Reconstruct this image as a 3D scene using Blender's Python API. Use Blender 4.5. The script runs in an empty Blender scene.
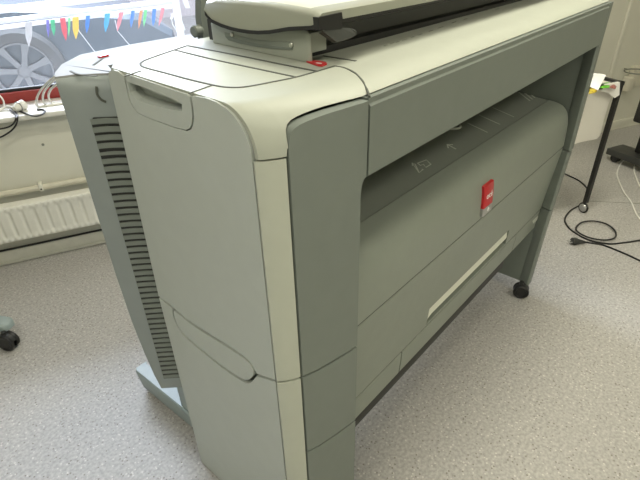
import bpy, bmesh, math, random
from mathutils import Vector, Matrix, noise
random.seed(7)
SC = bpy.context.scene
COL = SC.collection

# ------------------------------------------------------------------ camera
F_PX = 479.18
CAM = Vector((0.0, 0.0, 1.3))
RM = Matrix(((0.65454726, -0.75562912, -0.0243417),
             (-0.41437064, -0.33163723, -0.84753391),
             (0.63234869, 0.56483748, -0.53018276)))      # world -> camera (x right, y down, z forward)
cd = bpy.data.cameras.new('camera')
cam = bpy.data.objects.new('camera', cd)
COL.objects.link(cam)
rot = Matrix((RM[0], -RM[1], -RM[2])).transposed()
cam.matrix_world = Matrix.Translation(CAM) @ rot.to_4x4()
cd.sensor_width = 36.0
cd.lens = F_PX / 640 * 36
cd.clip_start = 0.02
SC.camera = cam


# survey helpers: where a sight line of the photograph meets a known plane of the room
def ray(u, v):
    return RM.transposed() @ Vector((u - 320.0, v - 240.0, F_PX))


def hit(u, v, p, n):
    d = ray(u, v)
    return CAM + d * ((Vector(p) - CAM).dot(n) / d.dot(n))


def onx(u, v, x): return hit(u, v, (x, 0, 0), Vector((1, 0, 0)))
def ony(u, v, y): return hit(u, v, (0, y, 0), Vector((0, 1, 0)))
def onz(u, v, z): return hit(u, v, (0, 0, z), Vector((0, 0, 1)))


TH = math.radians(-25.2)                       # the window wall runs at this angle to the printer
W0 = Vector((0.408, 2.46, 0))
WD = Vector((math.cos(TH), math.sin(TH), 0))   # along the wall
WN = Vector((math.sin(TH), -math.cos(TH), 0))  # into the room
def W(s, t, z): return W0 + WD * s + WN * t + Vector((0, 0, z))
def onw(u, v, t): return hit(u, v, W0 + WN * t, WN)
def wst(p):
    q = p - W0
    return q.dot(WD), q.dot(WN), p.z


# ------------------------------------------------------------------ materials
def mat(name, col, rough=0.5, metal=0.0, var=0.04, scale=30.0, bump=0.0, bscale=400.0, spec=0.5, emit=None):
    m = bpy.data.materials.new(name)
    m.use_nodes = True
    nt = m.node_tree
    b = nt.nodes['Principled BSDF']
    b.inputs['Roughness'].default_value = rough
    b.inputs['Metallic'].default_value = metal
    b.inputs['Specular IOR Level'].default_value = spec
    tc = nt.nodes.new('ShaderNodeTexCoord')
    nz = nt.nodes.new('ShaderNodeTexNoise')
    nz.inputs['Scale'].default_value = scale
    nz.inputs['Detail'].default_value = 3
    nt.links.new(tc.outputs['Object'], nz.inputs['Vector'])
    r = nt.nodes.new('ShaderNodeValToRGB')
    r.color_ramp.elements[0].position = 0.3
    r.color_ramp.elements[1].position = 0.7
    r.color_ramp.elements[0].color = [c * (1 - var) for c in col] + [1]
    r.color_ramp.elements[1].color = [min(1, c * (1 + var)) for c in col] + [1]
    nt.links.new(nz.outputs['Fac'], r.inputs['Fac'])
    nt.links.new(r.outputs['Color'], b.inputs['Base Color'])
    if bump:
        n2 = nt.nodes.new('ShaderNodeTexNoise')
        n2.inputs['Scale'].default_value = bscale
        nt.links.new(tc.outputs['Object'], n2.inputs['Vector'])
        bp = nt.nodes.new('ShaderNodeBump')
        bp.inputs['Strength'].default_value = bump
        bp.inputs['Distance'].default_value = 0.001
        nt.links.new(n2.outputs['Fac'], bp.inputs['Height'])
        nt.links.new(bp.outputs['Normal'], b.inputs['Normal'])
    if emit:
        b.inputs['Emission Color'].default_value = list(emit[0]) + [1]
        b.inputs['Emission Strength'].default_value = emit[1]
    return m


M = {}
M['cream'] = mat('light_plastic', (0.40, 0.418, 0.355), 0.5, var=0.015, bump=0.12, bscale=900)
M['strip'] = mat('light_strip_plastic', (0.46, 0.478, 0.405), 0.45, var=0.015, bump=0.1, bscale=900)
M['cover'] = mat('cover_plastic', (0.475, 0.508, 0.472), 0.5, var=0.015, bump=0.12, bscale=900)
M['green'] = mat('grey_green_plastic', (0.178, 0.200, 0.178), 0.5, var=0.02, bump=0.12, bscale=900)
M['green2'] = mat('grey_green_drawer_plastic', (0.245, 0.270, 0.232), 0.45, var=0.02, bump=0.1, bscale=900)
M['rear'] = mat('rear_plastic', (0.255, 0.285, 0.280), 0.5, var=0.02, bump=0.1, bscale=900)  # lightened and tinted blue for the daylight on its side face
M['raretop'] = mat('glossy_light_plastic', (0.22, 0.225, 0.22), 0.6, var=0.01, spec=0.25)
M['tray'] = mat('tray_plastic', (0.21, 0.228, 0.197), 0.4, var=0.02)
M['mark'] = mat('pale_print', (0.58, 0.60, 0.54), 0.6, var=0.02)
M['ink'] = mat('grey_print', (0.22, 0.23, 0.19), 0.6, var=0.02)
M['dark'] = mat('dark_plastic', (0.018, 0.019, 0.017), 0.5)
M['seam'] = mat('seam_shade', (0.085, 0.09, 0.075), 0.8)  # dark tone put in for the shade inside gaps and grooves
M['black'] = mat('black_rubber', (0.012, 0.012, 0.012), 0.45)
M['charcoal'] = mat('charcoal_plastic', (0.035, 0.036, 0.034), 0.4)
M['lever'] = mat('dark_grey_green_plastic', (0.032, 0.035, 0.030), 0.55)
M['lid'] = mat('lid_plastic', (0.335, 0.345, 0.285), 0.35, var=0.015)
M['lidtop'] = mat('lid_top_plastic', (0.62, 0.635, 0.55), 0.35, var=0.015)
M['sbase'] = mat('scanner_base_plastic', (0.34, 0.36, 0.31), 0.45, var=0.02)
M['handle'] = mat('pale_handle_plastic', (0.68, 0.70, 0.60), 0.4, var=0.02)
M['red'] = mat('red_plastic', (0.52, 0.02, 0.025), 0.35)
M['white'] = mat('white_print', (0.82, 0.82, 0.8), 0.5, var=0.02)
M['silver'] = mat('silver_plastic', (0.42, 0.42, 0.41), 0.3, 0.5)
M['metal'] = mat('screw_metal', (0.6, 0.6, 0.55), 0.3, 1.0)
M['teal'] = mat('teal_grey_paint', (0.30, 0.36, 0.355), 0.4, var=0.02)
M['wall'] = mat('wall_paint', (0.63, 0.62, 0.53), 0.8, var=0.03, scale=4, bump=0.15, bscale=150)
M['trim'] = mat('trim_paint', (0.68, 0.67, 0.58), 0.5, var=0.03)
M['sill'] = mat('sill_paint', (0.74, 0.73, 0.67), 0.4, var=0.04, scale=12)
M['rad'] = mat('radiator_enamel', (0.78, 0.77, 0.70), 0.35, var=0.02)
M['pipe'] = mat('pipe_paint', (0.60, 0.57, 0.46), 0.45, var=0.05)
M['redframe'] = mat('red_frame_paint', (0.30, 0.035, 0.03), 0.45, var=0.15, scale=15)
M['gasket'] = mat('window_gasket', (0.015, 0.015, 0.017), 0.5)
M['ceil'] = mat('ceiling_paint', (0.75, 0.74, 0.68), 0.9)
M['wcable'] = mat('white_cable_sheath', (0.78, 0.77, 0.72), 0.4)
M['bcable'] = mat('black_cable_sheath', (0.012, 0.012, 0.012), 0.4)
M['paint_black'] = mat('black_steel_paint', (0.012, 0.012, 0.011), 0.35)
M['bag'] = mat('pale_bag_plastic', (0.84, 0.81, 0.74), 0.45, var=0.03, scale=6, bump=0.5, bscale=25)
M['paper'] = mat('white_paper', (0.85, 0.84, 0.80), 0.7, var=0.02)
M['leafgreen'] = mat('green_wrapper', (0.12, 0.42, 0.03), 0.35, var=0.5, scale=60)
M['yellow'] = mat('yellow_wrapper', (0.62, 0.47, 0.04), 0.35, var=0.3, scale=60)
M['brown'] = mat('brown_red_wrapper', (0.28, 0.10, 0.08), 0.4, var=0.4, scale=60)
M['tan'] = mat('tan_wrapper', (0.36, 0.29, 0.18), 0.5, var=0.3, scale=60)
M['switch'] = mat('off_white_plastic', (0.66, 0.63, 0.52), 0.45)
M['car'] = mat('blue_grey_car_paint', (0.10, 0.125, 0.155), 0.25, 0.2, var=0.05)
M['tyre'] = mat('tyre_rubber', (0.09, 0.095, 0.10), 0.8)
M['alloy'] = mat('alloy_rim', (0.18, 0.19, 0.205), 0.5, 0.2)
M['rail'] = mat('white_rail_paint', (0.86, 0.88, 0.92), 0.35, var=0.02)
M['pave'] = mat('pale_pavement', (0.45, 0.42, 0.41), 0.85, var=0.12, scale=6)
M['render'] = mat('pale_pink_render', (0.78, 0.69, 0.71), 0.85, var=0.04)


def floor_mat():
    m = bpy.data.materials.new('speckled_vinyl')
    m.use_nodes = True
    nt = m.node_tree
    b = nt.nodes['Principled BSDF']
    b.inputs['Roughness'].default_value = 0.42
    b.inputs['Specular IOR Level'].default_value = 0.4
    tc = nt.nodes.new('ShaderNodeTexCoord')
    base = (0.425, 0.41, 0.39)

    def ramp(a, c, ca, cb):
        r = nt.nodes.new('ShaderNodeValToRGB')
        r.color_ramp.elements[0].position = a
        r.color_ramp.elements[1].position = c
        r.color_ramp.elements[0].color = list(ca) + [1]
        r.color_ramp.elements[1].color = list(cb) + [1]
        return r

    def nz(scale, detail):
        n = nt.nodes.new('ShaderNodeTexNoise')
        n.inputs['Scale'].default_value = scale
        n.inputs['Detail'].default_value = detail
        nt.links.new(tc.outputs['Object'], n.inputs['Vector'])
        return n
    n1 = nz(105, 5)
    r1 = ramp(0.3, 0.7, [c * 0.76 for c in base], [c * 1.20 for c in base])
    nt.links.new(n1.outputs['Fac'], r1.inputs['Fac'])
    # pale chips
    v = nt.nodes.new('ShaderNodeTexVoronoi')
    v.inputs['Scale'].default_value = 90
    nt.links.new(tc.outputs['Object'], v.inputs['Vector'])
    rv = ramp(0.18, 0.30, (1, 1, 1), (0, 0, 0))
    nt.links.new(v.outputs['Distance'], rv.inputs['Fac'])
    sep = nt.nodes.new('ShaderNodeSeparateColor')
    nt.links.new(v.outputs['Color'], sep.inputs['Color'])
    gt = nt.nodes.new('ShaderNodeMath'); gt.operation = 'GREATER_THAN'; gt.inputs[1].default_value = 0.58
    nt.links.new(sep.outputs[0], gt.inputs[0])
    mu = nt.nodes.new('ShaderNodeMath'); mu.operation = 'MULTIPLY'
    nt.links.new(rv.outputs['Color'], mu.inputs[0]); nt.links.new(gt.outputs[0], mu.inputs[1])
    mx = nt.nodes.new('ShaderNodeMix'); mx.data_type = 'RGBA'
    nt.links.new(mu.outputs[0], mx.inputs[0])
    nt.links.new(r1.outputs['Color'], mx.inputs[6])
    mx.inputs[7].default_value = (0.62, 0.60, 0.56, 1)
    # dark chips
    v2 = nt.nodes.new('ShaderNodeTexVoronoi')
    v2.inputs['Scale'].default_value = 85
    nt.links.new(tc.outputs['Object'], v2.inputs['Vector'])
    rv2 = ramp(0.15, 0.28, (1, 1, 1), (0, 0, 0))
    nt.links.new(v2.outputs['Distance'], rv2.inputs['Fac'])
    sep2 = nt.nodes.new('ShaderNodeSeparateColor')
    nt.links.new(v2.outputs['Color'], sep2.inputs['Color'])
    gt2 = nt.nodes.new('ShaderNodeMath'); gt2.operation = 'GREATER_THAN'; gt2.inputs[1].default_value = 0.55
    nt.links.new(sep2.outputs[1], gt2.inputs[0])
    mu2 = nt.nodes.new('ShaderNodeMath'); mu2.operation = 'MULTIPLY'
    nt.links.new(rv2.outputs['Color'], mu2.inputs[0]); nt.links.new(gt2.outputs[0], mu2.inputs[1])
    mx2 = nt.nodes.new('ShaderNodeMix'); mx2.data_type = 'RGBA'
    nt.links.new(mu2.outputs[0], mx2.inputs[0])
    nt.links.new(mx.outputs[2], mx2.inputs[6])
    mx2.inputs[7].default_value = (0.22, 0.20, 0.175, 1)
    nt.links.new(mx2.outputs[2], b.inputs['Base Color'])
    return m


M['floor'] = floor_mat()


def glass_mat():
    m = bpy.data.materials.new('hazy_window_glass')
    m.use_nodes = True
    nt = m.node_tree
    nt.nodes.remove(nt.nodes['Principled BSDF'])
    out = nt.nodes['Material Output']
    tr = nt.nodes.new('ShaderNodeBsdfTransparent')
    tr.inputs['Color'].default_value = (0.93, 0.95, 0.97, 1)
    gl = nt.nodes.new('ShaderNodeBsdfGlossy'); gl.inputs['Roughness'].default_value = 0.02
    du = nt.nodes.new('ShaderNodeBsdfTranslucent'); du.inputs['Color'].default_value = (0.9, 0.92, 0.96, 1)  # whitish haze mixed in to imitate reflections washing out the view
    tc = nt.nodes.new('ShaderNodeTexCoord')
    nz = nt.nodes.new('ShaderNodeTexNoise'); nz.inputs['Scale'].default_value = 2.5
    nt.links.new(tc.outputs['Object'], nz.inputs['Vector'])
    mr = nt.nodes.new('ShaderNodeMapRange')
    mr.inputs['From Min'].default_value = 0.3; mr.inputs['From Max'].default_value = 0.7
    mr.inputs['To Min'].default_value = 0.012; mr.inputs['To Max'].default_value = 0.045
    nt.links.new(nz.outputs['Fac'], mr.inputs['Value'])
    m1 = nt.nodes.new('ShaderNodeMixShader')
    nt.links.new(mr.outputs[0], m1.inputs[0])
    nt.links.new(tr.outputs[0], m1.inputs[1]); nt.links.new(du.outputs[0], m1.inputs[2])
    fr = nt.nodes.new('ShaderNodeFresnel'); fr.inputs['IOR'].default_value = 1.45
    m2 = nt.nodes.new('ShaderNodeMixShader')
    nt.links.new(fr.outputs[0], m2.inputs[0])
    nt.links.new(m1.outputs[0], m2.inputs[1]); nt.links.new(gl.outputs[0], m2.inputs[2])
    nt.links.new(m2.outputs[0], out.inputs['Surface'])
    return m


M['glass'] = glass_mat()

# ------------------------------------------------------------------ building helpers
WORLD = {}                                     # world position of every object's origin


def finish(o, smooth=True, ang=38):
    me = o.data
    if smooth:
        for p in me.polygons:
            p.use_smooth = True
        bm = bmesh.new(); bm.from_mesh(me)
        lim = math.radians(ang)
        for e in bm.edges:
            if len(e.link_faces) == 2 and e.calc_face_angle(0) > lim:
                e.smooth = False
        bm.to_mesh(me); bm.free()


def obj(name, bm, m, parent=None, origin=None, smooth=True, label=None, recalc=True):
    """Link a bmesh built in world coordinates as ONE object."""
    if recalc:
        bmesh.ops.recalc_face_normals(bm, faces=bm.faces[:])
    if parent is not None:
        off = WORLD[parent.name]
    elif origin is not None:
        off = Vector(origin)
    else:
        lo = Vector([min(v.co[i] for v in bm.verts) for i in range(3)])
        hi = Vector([max(v.co[i] for v in bm.verts) for i in range(3)])
        off = Vector(((lo.x + hi.x) / 2, (lo.y + hi.y) / 2, lo.z))
    bmesh.ops.translate(bm, vec=-off, verts=bm.verts[:])
    me = bpy.data.meshes.new(name)
    bm.to_mesh(me); bm.free()
    me.materials.append(m)
    o = bpy.data.objects.new(name, me)
    COL.objects.link(o)
    if parent is not None:
        o.parent = parent
    else:
        o.location = off
    WORLD[o.name] = off
    finish(o, smooth)
    if label:
        o['label'] = label
    return o


def tag(o, label, cat, group=None):
    o['label'] = label; o['category'] = cat
    if group: o['group'] = group
    return o


def thing(name, label, cat, loc, group=None):
    o = bpy.data.objects.new(name, None)
    o.empty_display_size = 0.1
    COL.objects.link(o)
    o.location = loc
    WORLD[o.name] = Vector(loc)
    return tag(o, label, cat, group)


def struct(name, bm, m, parent=None, smooth=False):
    o = obj(name, bm, m, parent, origin=(0, 0, 0) if parent is None else None, smooth=smooth)
    if parent is None:
        o['kind'] = 'structure'
    return o


def B(): return bmesh.new()


def box(bm, lo, hi, bev=0.0, seg=2, fr=None):
    """Axis box; fr maps (x,y,z) to world (e.g. wall frame)."""
    fr = fr or (lambda x, y, z: Vector((x, y, z)))
    vs = [bm.verts.new(fr(x, y, z)) for x in (lo[0], hi[0]) for y in (lo[1], hi[1]) for z in (lo[2], hi[2])]
    fs = [(0, 1, 3, 2), (4, 6, 7, 5), (0, 4, 5, 1), (2, 3, 7, 6), (0, 2, 6, 4), (1, 5, 7, 3)]
    faces = [bm.faces.new([vs[i] for i in f]) for f in fs]
    if bev:
        es = list({e for f in faces for e in f.edges})
        bmesh.ops.bevel(bm, geom=es, offset=bev, segments=seg, affect='EDGES', profile=0.5)


def loft(bm, secs, caps=True, closed=True):
    rows = [[bm.verts.new(p) for p in s] for s in secs]
    n = len(rows[0])
    for a, b in zip(rows, rows[1:]):
        for i in range(n if closed else n - 1):
            j = (i + 1) % n
            bm.faces.new((a[i], a[j], b[j], b[i]))
    if caps:
        bm.faces.new(rows[0][::-1]); bm.faces.new(rows[-1])


def prism(bm, pts, vec, bev=0.0):
    """Extrude an outline (world points) by vec."""
    v1 = [bm.verts.new(p) for p in pts]
    v2 = [bm.verts.new(Vector(p) + Vector(vec)) for p in pts]
    n = len(pts)
    f1 = bm.faces.new(v1); f2 = bm.faces.new(v2[::-1])
    for i in range(n):
        j = (i + 1) % n
        bm.faces.new((v1[j], v1[i], v2[i], v2[j]))
    if bev:
        bmesh.ops.bevel(bm, geom=list(f1.edges), offset=bev, segments=2, affect='EDGES', profile=0.5)


def smoothpath(pts, n=8, closed=False):
    pts = [Vector(p) for p in pts]
    out = []
    N = len(pts)
    rng = N if closed else N - 1
    for i in range(rng):
        if closed:
            p0, p1, p2, p3 = pts[(i - 1) % N], pts[i], pts[(i + 1) % N], pts[(i + 2) % N]
        else:
            p0, p1, p2, p3 = pts[max(i - 1, 0)], pts[i], pts[i + 1], pts[min(i + 2, N - 1)]
        for k in range(n):
            t = k / n
            out.append(0.5 * ((2 * p1) + (p2 - p0) * t + (2 * p0 - 5 * p1 + 4 * p2 - p3) * t * t
                              + (3 * p1 - p0 - 3 * p2 + p3) * t ** 3))
    if not closed:
        out.append(pts[-1])
    return out


def tube(bm, pts, r, seg=8, closed=False):
    pts = [Vector(p) for p in pts]
    n = len(pts)
    up = Vector((0, 0, 1))
    rows = []
    prev = None
    for i, p in enumerate(pts):
        if closed:
            t = (pts[(i + 1) % n] - pts[i - 1]).normalized()
        else:
            t = (pts[min(i + 1, n - 1)] - pts[max(i - 1, 0)]).normalized()
        if prev is None:
            a = t.cross(up)
            if a.length < 1e-3: a = t.cross(Vector((1, 0, 0)))
        else:
            a = prev - t * prev.dot(t)
        a.normalize(); prev = a
        b = t.cross(a)
        rr = r[i] if isinstance(r, (list, tuple)) else r
        rows.append([bm.verts.new(p + (a * math.cos(2 * math.pi * k / seg) + b * math.sin(2 * math.pi * k / seg)) * rr)
                     for k in range(seg)])
    m = n if closed else n - 1
    for i in range(m):
        A, Bq = rows[i], rows[(i + 1) % n]
        for k in range(seg):
            j = (k + 1) % seg
            bm.faces.new((A[k], A[j], Bq[j], Bq[k]))
    if not closed:
        bm.faces.new(rows[0][::-1]); bm.faces.new(rows[-1])


def cyl(bm, c, axis, r, h, seg=24, bev=0.0):
    c = Vector(c); ax = Vector(axis).normalized()
    prof = [(0, -h / 2), (r - bev, -h / 2), (r, -h / 2 + bev), (r, h / 2 - bev), (r - bev, h / 2), (0, h / 2)] if bev \
        else [(0, -h / 2), (r, -h / 2), (r, h / 2), (0, h / 2)]
    lathe(bm, c, ax, prof, seg)


def lathe(bm, c, ax, prof, seg=24):
    c = Vector(c); ax = Vector(ax).normalized()
    a = ax.cross(Vector((0, 0, 1)))
    if a.length < 1e-3: a = ax.cross(Vector((1, 0, 0)))
    a.normalize(); b = ax.cross(a)
    rows = []
    for r, h in prof:
        if r < 1e-6:
            rows.append([bm.verts.new(c + ax * h)])
        else:
            rows.append([bm.verts.new(c + ax * h + (a * math.cos(2 * math.pi * k / seg) + b * math.sin(2 * math.pi * k / seg)) * r)
                         for k in range(seg)])
    for A, Bq in zip(rows, rows[1:]):
        for k in range(seg):
            j = (k + 1) % seg
            if len(A) == 1 and len(Bq) == 1: continue
            if len(A) == 1: bm.faces.new((A[0], Bq[j], Bq[k]))
            elif len(Bq) == 1: bm.faces.new((A[k], A[j], Bq[0]))
            else: bm.faces.new((A[k], A[j], Bq[j], Bq[k]))


def ribbon(bm, pts, nrm, w, th=0.0006):
    """A thin flat strip (printed line, joint or groove shade) lying on a surface."""
    nrm = Vector(nrm).normalized()
    pts = [Vector(p) for p in pts]
    secs = []
    for i, p in enumerate(pts):
        t = (pts[min(i + 1, len(pts) - 1)] - pts[max(i - 1, 0)]).normalized()
        s = t.cross(nrm).normalized() * (w / 2)
        secs.append([p - s - nrm * th, p + s - nrm * th, p + s + nrm * th, p - s + nrm * th])
    loft(bm, secs)


def interp(tab, x):
    if x <= tab[0][0]: return tab[0][1]
    for (x0, y0), (x1, y1) in zip(tab, tab[1:]):
        if x <= x1:
            return y0 + (y1 - y0) * (x - x0) / (x1 - x0)
    return tab[-1][1]


# ================================================================== THE PRINTER
P = thing('wide_format_printer', 'large grey-green wide-format printer with pale top edge filling the middle of the room',
          'printer', (1.14, 0.66, 0))
XL = 0.394
CURVE = [(0.394, 0.466), (0.403, 0.4565), (0.417, 0.447), (0.434, 0.4385), (0.46, 0.4295), (0.49, 0.4222), (0.525, 0.415), (0.558, 0.4095), (0.58, 0.409)]
def yf(x): return interp(CURVE, x)
XS_STRIP = [0.394, 0.397, 0.403, 0.410, 0.417, 0.425, 0.4292]
# top line of the column panel, surveyed along the curved face
TOPPX = [(0.4333, 1.060), (0.4345, 1.0745), (0.437, 1.0835), (0.442, 1.0897), (0.45, 1.0937), (0.46, 1.0962), (0.48, 1.0988), (0.50, 1.1003), (0.54, 1.1013), (0.574, 1.1015)]
def ztop(x): return interp(TOPPX, x)


def curved_panel(bm, xs, zlo, zhi, depth=0.02, nz=2):
    secs = []
    for x in xs:
        y = yf(x)
        a, b = zlo(x), zhi(x)
        dp = depth if x > 0.4295 else min(depth, 0.0022 + (x - 0.394) * 1.2)
        secs.append([Vector((x, y, a)), Vector((x, y, b)), Vector((x, y + dp, b)), Vector((x, y + dp, a))])
    loft(bm, secs)


Z1, Z2 = 0.6185, 0.3935
G = 0.0027
XP = [0.4333, 0.4345, 0.437, 0.4392, 0.442, 0.4455, 0.45, 0.46, 0.475, 0.49, 0.505, 0.52, 0.54, 0.5595]
def inner_low(x):                         # rounded inside corner where the column passes under the beam
    if x <= 0.5596: return Z1 + G
    k = min(1.0, (x - 0.5595) / 0.012)
    return 0.945 + 0.033 * math.sqrt(max(0, 1 - (1 - k) ** 2))
bm = B(); curved_panel(bm, XP + [0.5597, 0.5615, 0.565, 0.5695, 0.5735], inner_low, lambda x: ztop(x) - 0.002)
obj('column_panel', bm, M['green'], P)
bm = B(); curved_panel(bm, XP, lambda x: Z2 + G, lambda x: Z1 - G)
obj('column_panel', bm, M['green'], P)
bm = B(); curved_panel(bm, XP, lambda x: 0.004, lambda x: Z2 - G)
obj('column_panel', bm, M['green'], P)
bm = B(); curved_panel(bm, XS_STRIP, lambda x: Z1 + G, lambda x: 1.0485, 0.014)
obj('corner_strip', bm, M['strip'], P)
bm = B(); curved_panel(bm, XS_STRIP, lambda x: 0.004, lambda x: Z1 - G, 0.014)
obj('corner_strip', bm, M['strip'], P)

# inner body behind all skins
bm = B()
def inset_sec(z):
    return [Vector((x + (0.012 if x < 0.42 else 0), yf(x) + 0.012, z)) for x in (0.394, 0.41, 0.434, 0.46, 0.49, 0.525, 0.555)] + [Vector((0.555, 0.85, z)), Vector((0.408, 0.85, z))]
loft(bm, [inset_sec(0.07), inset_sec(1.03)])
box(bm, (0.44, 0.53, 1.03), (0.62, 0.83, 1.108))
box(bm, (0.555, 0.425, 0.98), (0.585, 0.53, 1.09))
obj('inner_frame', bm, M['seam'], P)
bm = B()
box(bm, (0.556, 0.55, 0.31), (1.878, 0.90, 0.735))
box(bm, (0.556, 0.80, 0.73), (1.884, 0.90, 1.10))
box(bm, (0.556, 0.44, 1.06), (1.884, 0.80, 1.095))
obj('cavity_shell', bm, M['tray'], P)


# --- end cover: upper door, grip and lower cover (outlines on the plane x = XL)
def yz(lst): return [onx(u, v, XL) for u, v in lst]
def cr6(lst): return [(100 + a / 2.183, 260 + b / 2.183) for a, b in lst]
upper_curve = smoothpath(yz(cr6([(157, 103), (175, 118), (200, 138), (245, 167), (290, 195), (325, 222), (342, 250)])), 4)
lower_curve = smoothpath(yz(cr6([(157, 104), (161, 125), (175, 155), (200, 180), (230, 205), (265, 233), (300, 257), (325, 268), (342, 252)])), 4)
YR = 0.846
def cl(p): return Vector((XL, max(min(p.y, YR), 0.468), p.z))
tip_l, tip_r = upper_curve[0], upper_curve[-1]
zl = tip_l.z + 0.004
pull = yz([(124, 76.5), (126, 88), (129, 100), (133, 108), (137.5, 113), (148, 118), (161.5, 123), (175, 128), (187, 131), (191, 129.5), (193, 125), (194, 117), (193, 106), (191, 96.5)])
top_line = yz([(195, 96.2), (206, 98.2), (216, 102), (226, 108.5), (233, 115), (240, 125), (246, 137), (250, 148), (252.6, 159)])
g = 0.0028
up = [Vector((XL, YR, zl + g)), tip_l + Vector((0, 0, g * 1.5))]
up += [p + Vector((0, -g * 0.3, g)) for p in upper_curve[1:]]
up += [Vector((XL, 0.4712, Z1 + g))]
up += [Vector((XL, 0.4712, 1.05))] + [cl(p) for p in top_line[::-1][1:]]
up += [p + Vector((0, 0, 0)) for p in pull[::-1]]
up += [cl(p) for p in yz([(118, 71.5), (113, 69.8), (109.5, 71.5), (108.2, 76)])]
def plate(bm, pts, th=0.012, bev=0.0):
    prism(bm, pts, (th, 0, 0), bev)
bm = B(); plate(bm, up)
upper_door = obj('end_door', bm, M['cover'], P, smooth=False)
low = [Vector((XL, YR, zl - g)), tip_l + Vector((0, 0, -g * 2))]
low += [p + Vector((0, g * 0.3, -g)) for p in lower_curve[1:]]
low += [Vector((XL, 0.4712, Z1 - g)), Vector((XL, 0.4712, 0.004)), Vector((XL, YR, 0.004))]
bm = B(); plate(bm, low)
obj('lower_end_cover', bm, M['cover'], P, smooth=False)
cen = sum((p for p in upper_curve), Vector()) / len(upper_curve)
grip = upper_curve[1:-1] + lower_curve[1:-1][::-1]
def inset_yz(pts, d):
    c = sum(pts, Vector()) / len(pts)
    out = []
    for k, p in enumerate(pts):
        t = pts[(k + 1) % len(pts)] - pts[k - 1]
        n = Vector((0, -t.z, t.y)).normalized()
        if n.dot(c - p) < 0: n = -n
        out.append(p + n * d)
    return out
bm = B(); plate(bm, inset_yz(grip, 0.0058), bev=0.0015)
obj('end_grip', bm, M['cover'], P, smooth=False)
# recessed pull at the top of the door (sub-part of the door)
c1 = sum(pull, Vector()) / len(pull)
pin = [c1 + (p - c1) * 0.95 for p in pull]
rec_low = yz([(181.8, 104), (182, 111.5), (172, 110), (160, 107), (148, 103.5), (136, 99.5), (130, 92), (127.2, 82)])
rec_top = yz([(127.2, 82), (140, 86), (155, 92), (170, 98), (181.8, 104)])
bm = B()
lowpoly = [pin[1]] + pin[2:-2] + [pin[-2]] + rec_low
plate(bm, [pin[0]] + pin[1:] + rec_low)
tp = [pin[0]] + rec_top + [pin[-1]] + yz([(187, 94.5), (170, 89), (150, 82), (135, 77), (126, 74.2)])
plate(bm, tp)
hnd = obj('pull_handle', bm, M['cover'], upper_door, smooth=False)
bm = B()
pk = yz([(124, 80), (185, 104.5), (185, 116), (150, 112), (128, 98)])
prism(bm, [p + Vector((0.022, 0, 0)) for p in pk], (0.003, 0, 0))
sl = yz([(183, 112), (160, 107.5), (136, 100), (128.5, 92), (125.5, 84)])
loft(bm, [[p + Vector((0.009, 0, -0.001)), p + Vector((0.0225, 0, 0.003)), p + Vector((0.0225, 0, 0.0)), p + Vector((0.009, 0, -0.004))] for p in sl])
obj('pull_pocket', bm, M['cover'], upper_door, smooth=False)

# --- pale top cover, rolled over the front edge
def zt(y): return 1.1195 + 0.030 * (y - 0.52)
def cap_sec(x):
    y0 = yf(x) if x < 0.574 else 0.409
    zv = interp([(0.434, 1.0515), (0.574, 1.083)], x)           # where the rolled edge would start
    z0 = 1.0515 if x < 0.4310 else (ztop(x) + 0.0022 if x < 0.574 else 1.1035)
    k = min(1, max(0, (x - 0.434) / 0.20))
    ry = 0.064 + 0.012 * k
    zk = zt(y0 + ry)
    a0 = math.asin(min(0.95, max(0, (z0 - zv) / (zk - zv))))
    out, inn = [], []
    for i in range(13):
        a = a0 + (math.pi / 2 - a0) * i / 12
        y, z = y0 + ry * (1 - math.cos(a)), zv + (zk - zv) * math.sin(a)
        n = Vector((0, -math.cos(a) / ry, math.sin(a) / (zk - zv))).normalized()
        out.append(Vector((x, y, z))); inn.append(Vector((x, y, z)) - n * 0.006)
    yb = interp([(0.3975, 0.815), (0.43, 0.862), (0.50, 0.892), (0.58, 0.905)], x)
    for f in (0.15, 0.5, 0.8, 0.98):
        y = 0.55 + (yb - 0.55) * f
        out.append(Vector((x, y, zt(y)))); inn.append(Vector((x, y, zt(y) - 0.006)))
    out.append(Vector((x, yb, zt(yb) - 0.004)))
    out.append(Vector((x, yb, 1.09)))
    out.append(Vector((x, yb - 0.006, 1.09)))
    inn[0].z = z0
    up_ = Vector((0, 0, 0.0085 * max(0, (x - 0.58) / 1.3)))
    return [p + up_ for p in out + inn[::-1]]
def cap_z(x, y):
    if y > 0.50: return zt(y) + 0.0085 * max(0, (x - 0.58) / 1.3)
    o = cap_sec(x)[:14]
    return interp([(p.y, p.z) for p in o], y)
def on_cap(u, v):
    d = ray(u, v)
    lo = (1.30 - 1.18) / -d.z; hi = (1.30 - 1.02) / -d.z
    f = lambda k: (CAM.z + d.z * k) - cap_z(d.x * k, d.y * k)
    for _ in range(50):
        m = (lo + hi) / 2
        if f(m) > 0: lo = m
        else: hi = m
    p = CAM + d * lo
    return p
bm = B()
xs = [0.3975, 0.403, 0.41, 0.417, 0.425, 0.4300, 0.4318, 0.4333, 0.4345, 0.437, 0.442, 0.45, 0.46, 0.475, 0.49, 0.51, 0.54, 0.574, 0.60, 0.65, 0.8, 1.0, 1.2, 1.4, 1.6, 1.8, 1.905]
loft(bm, [cap_sec(x) for x in xs])
topcov = obj('top_cover', bm, M['cream'], P)

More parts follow.
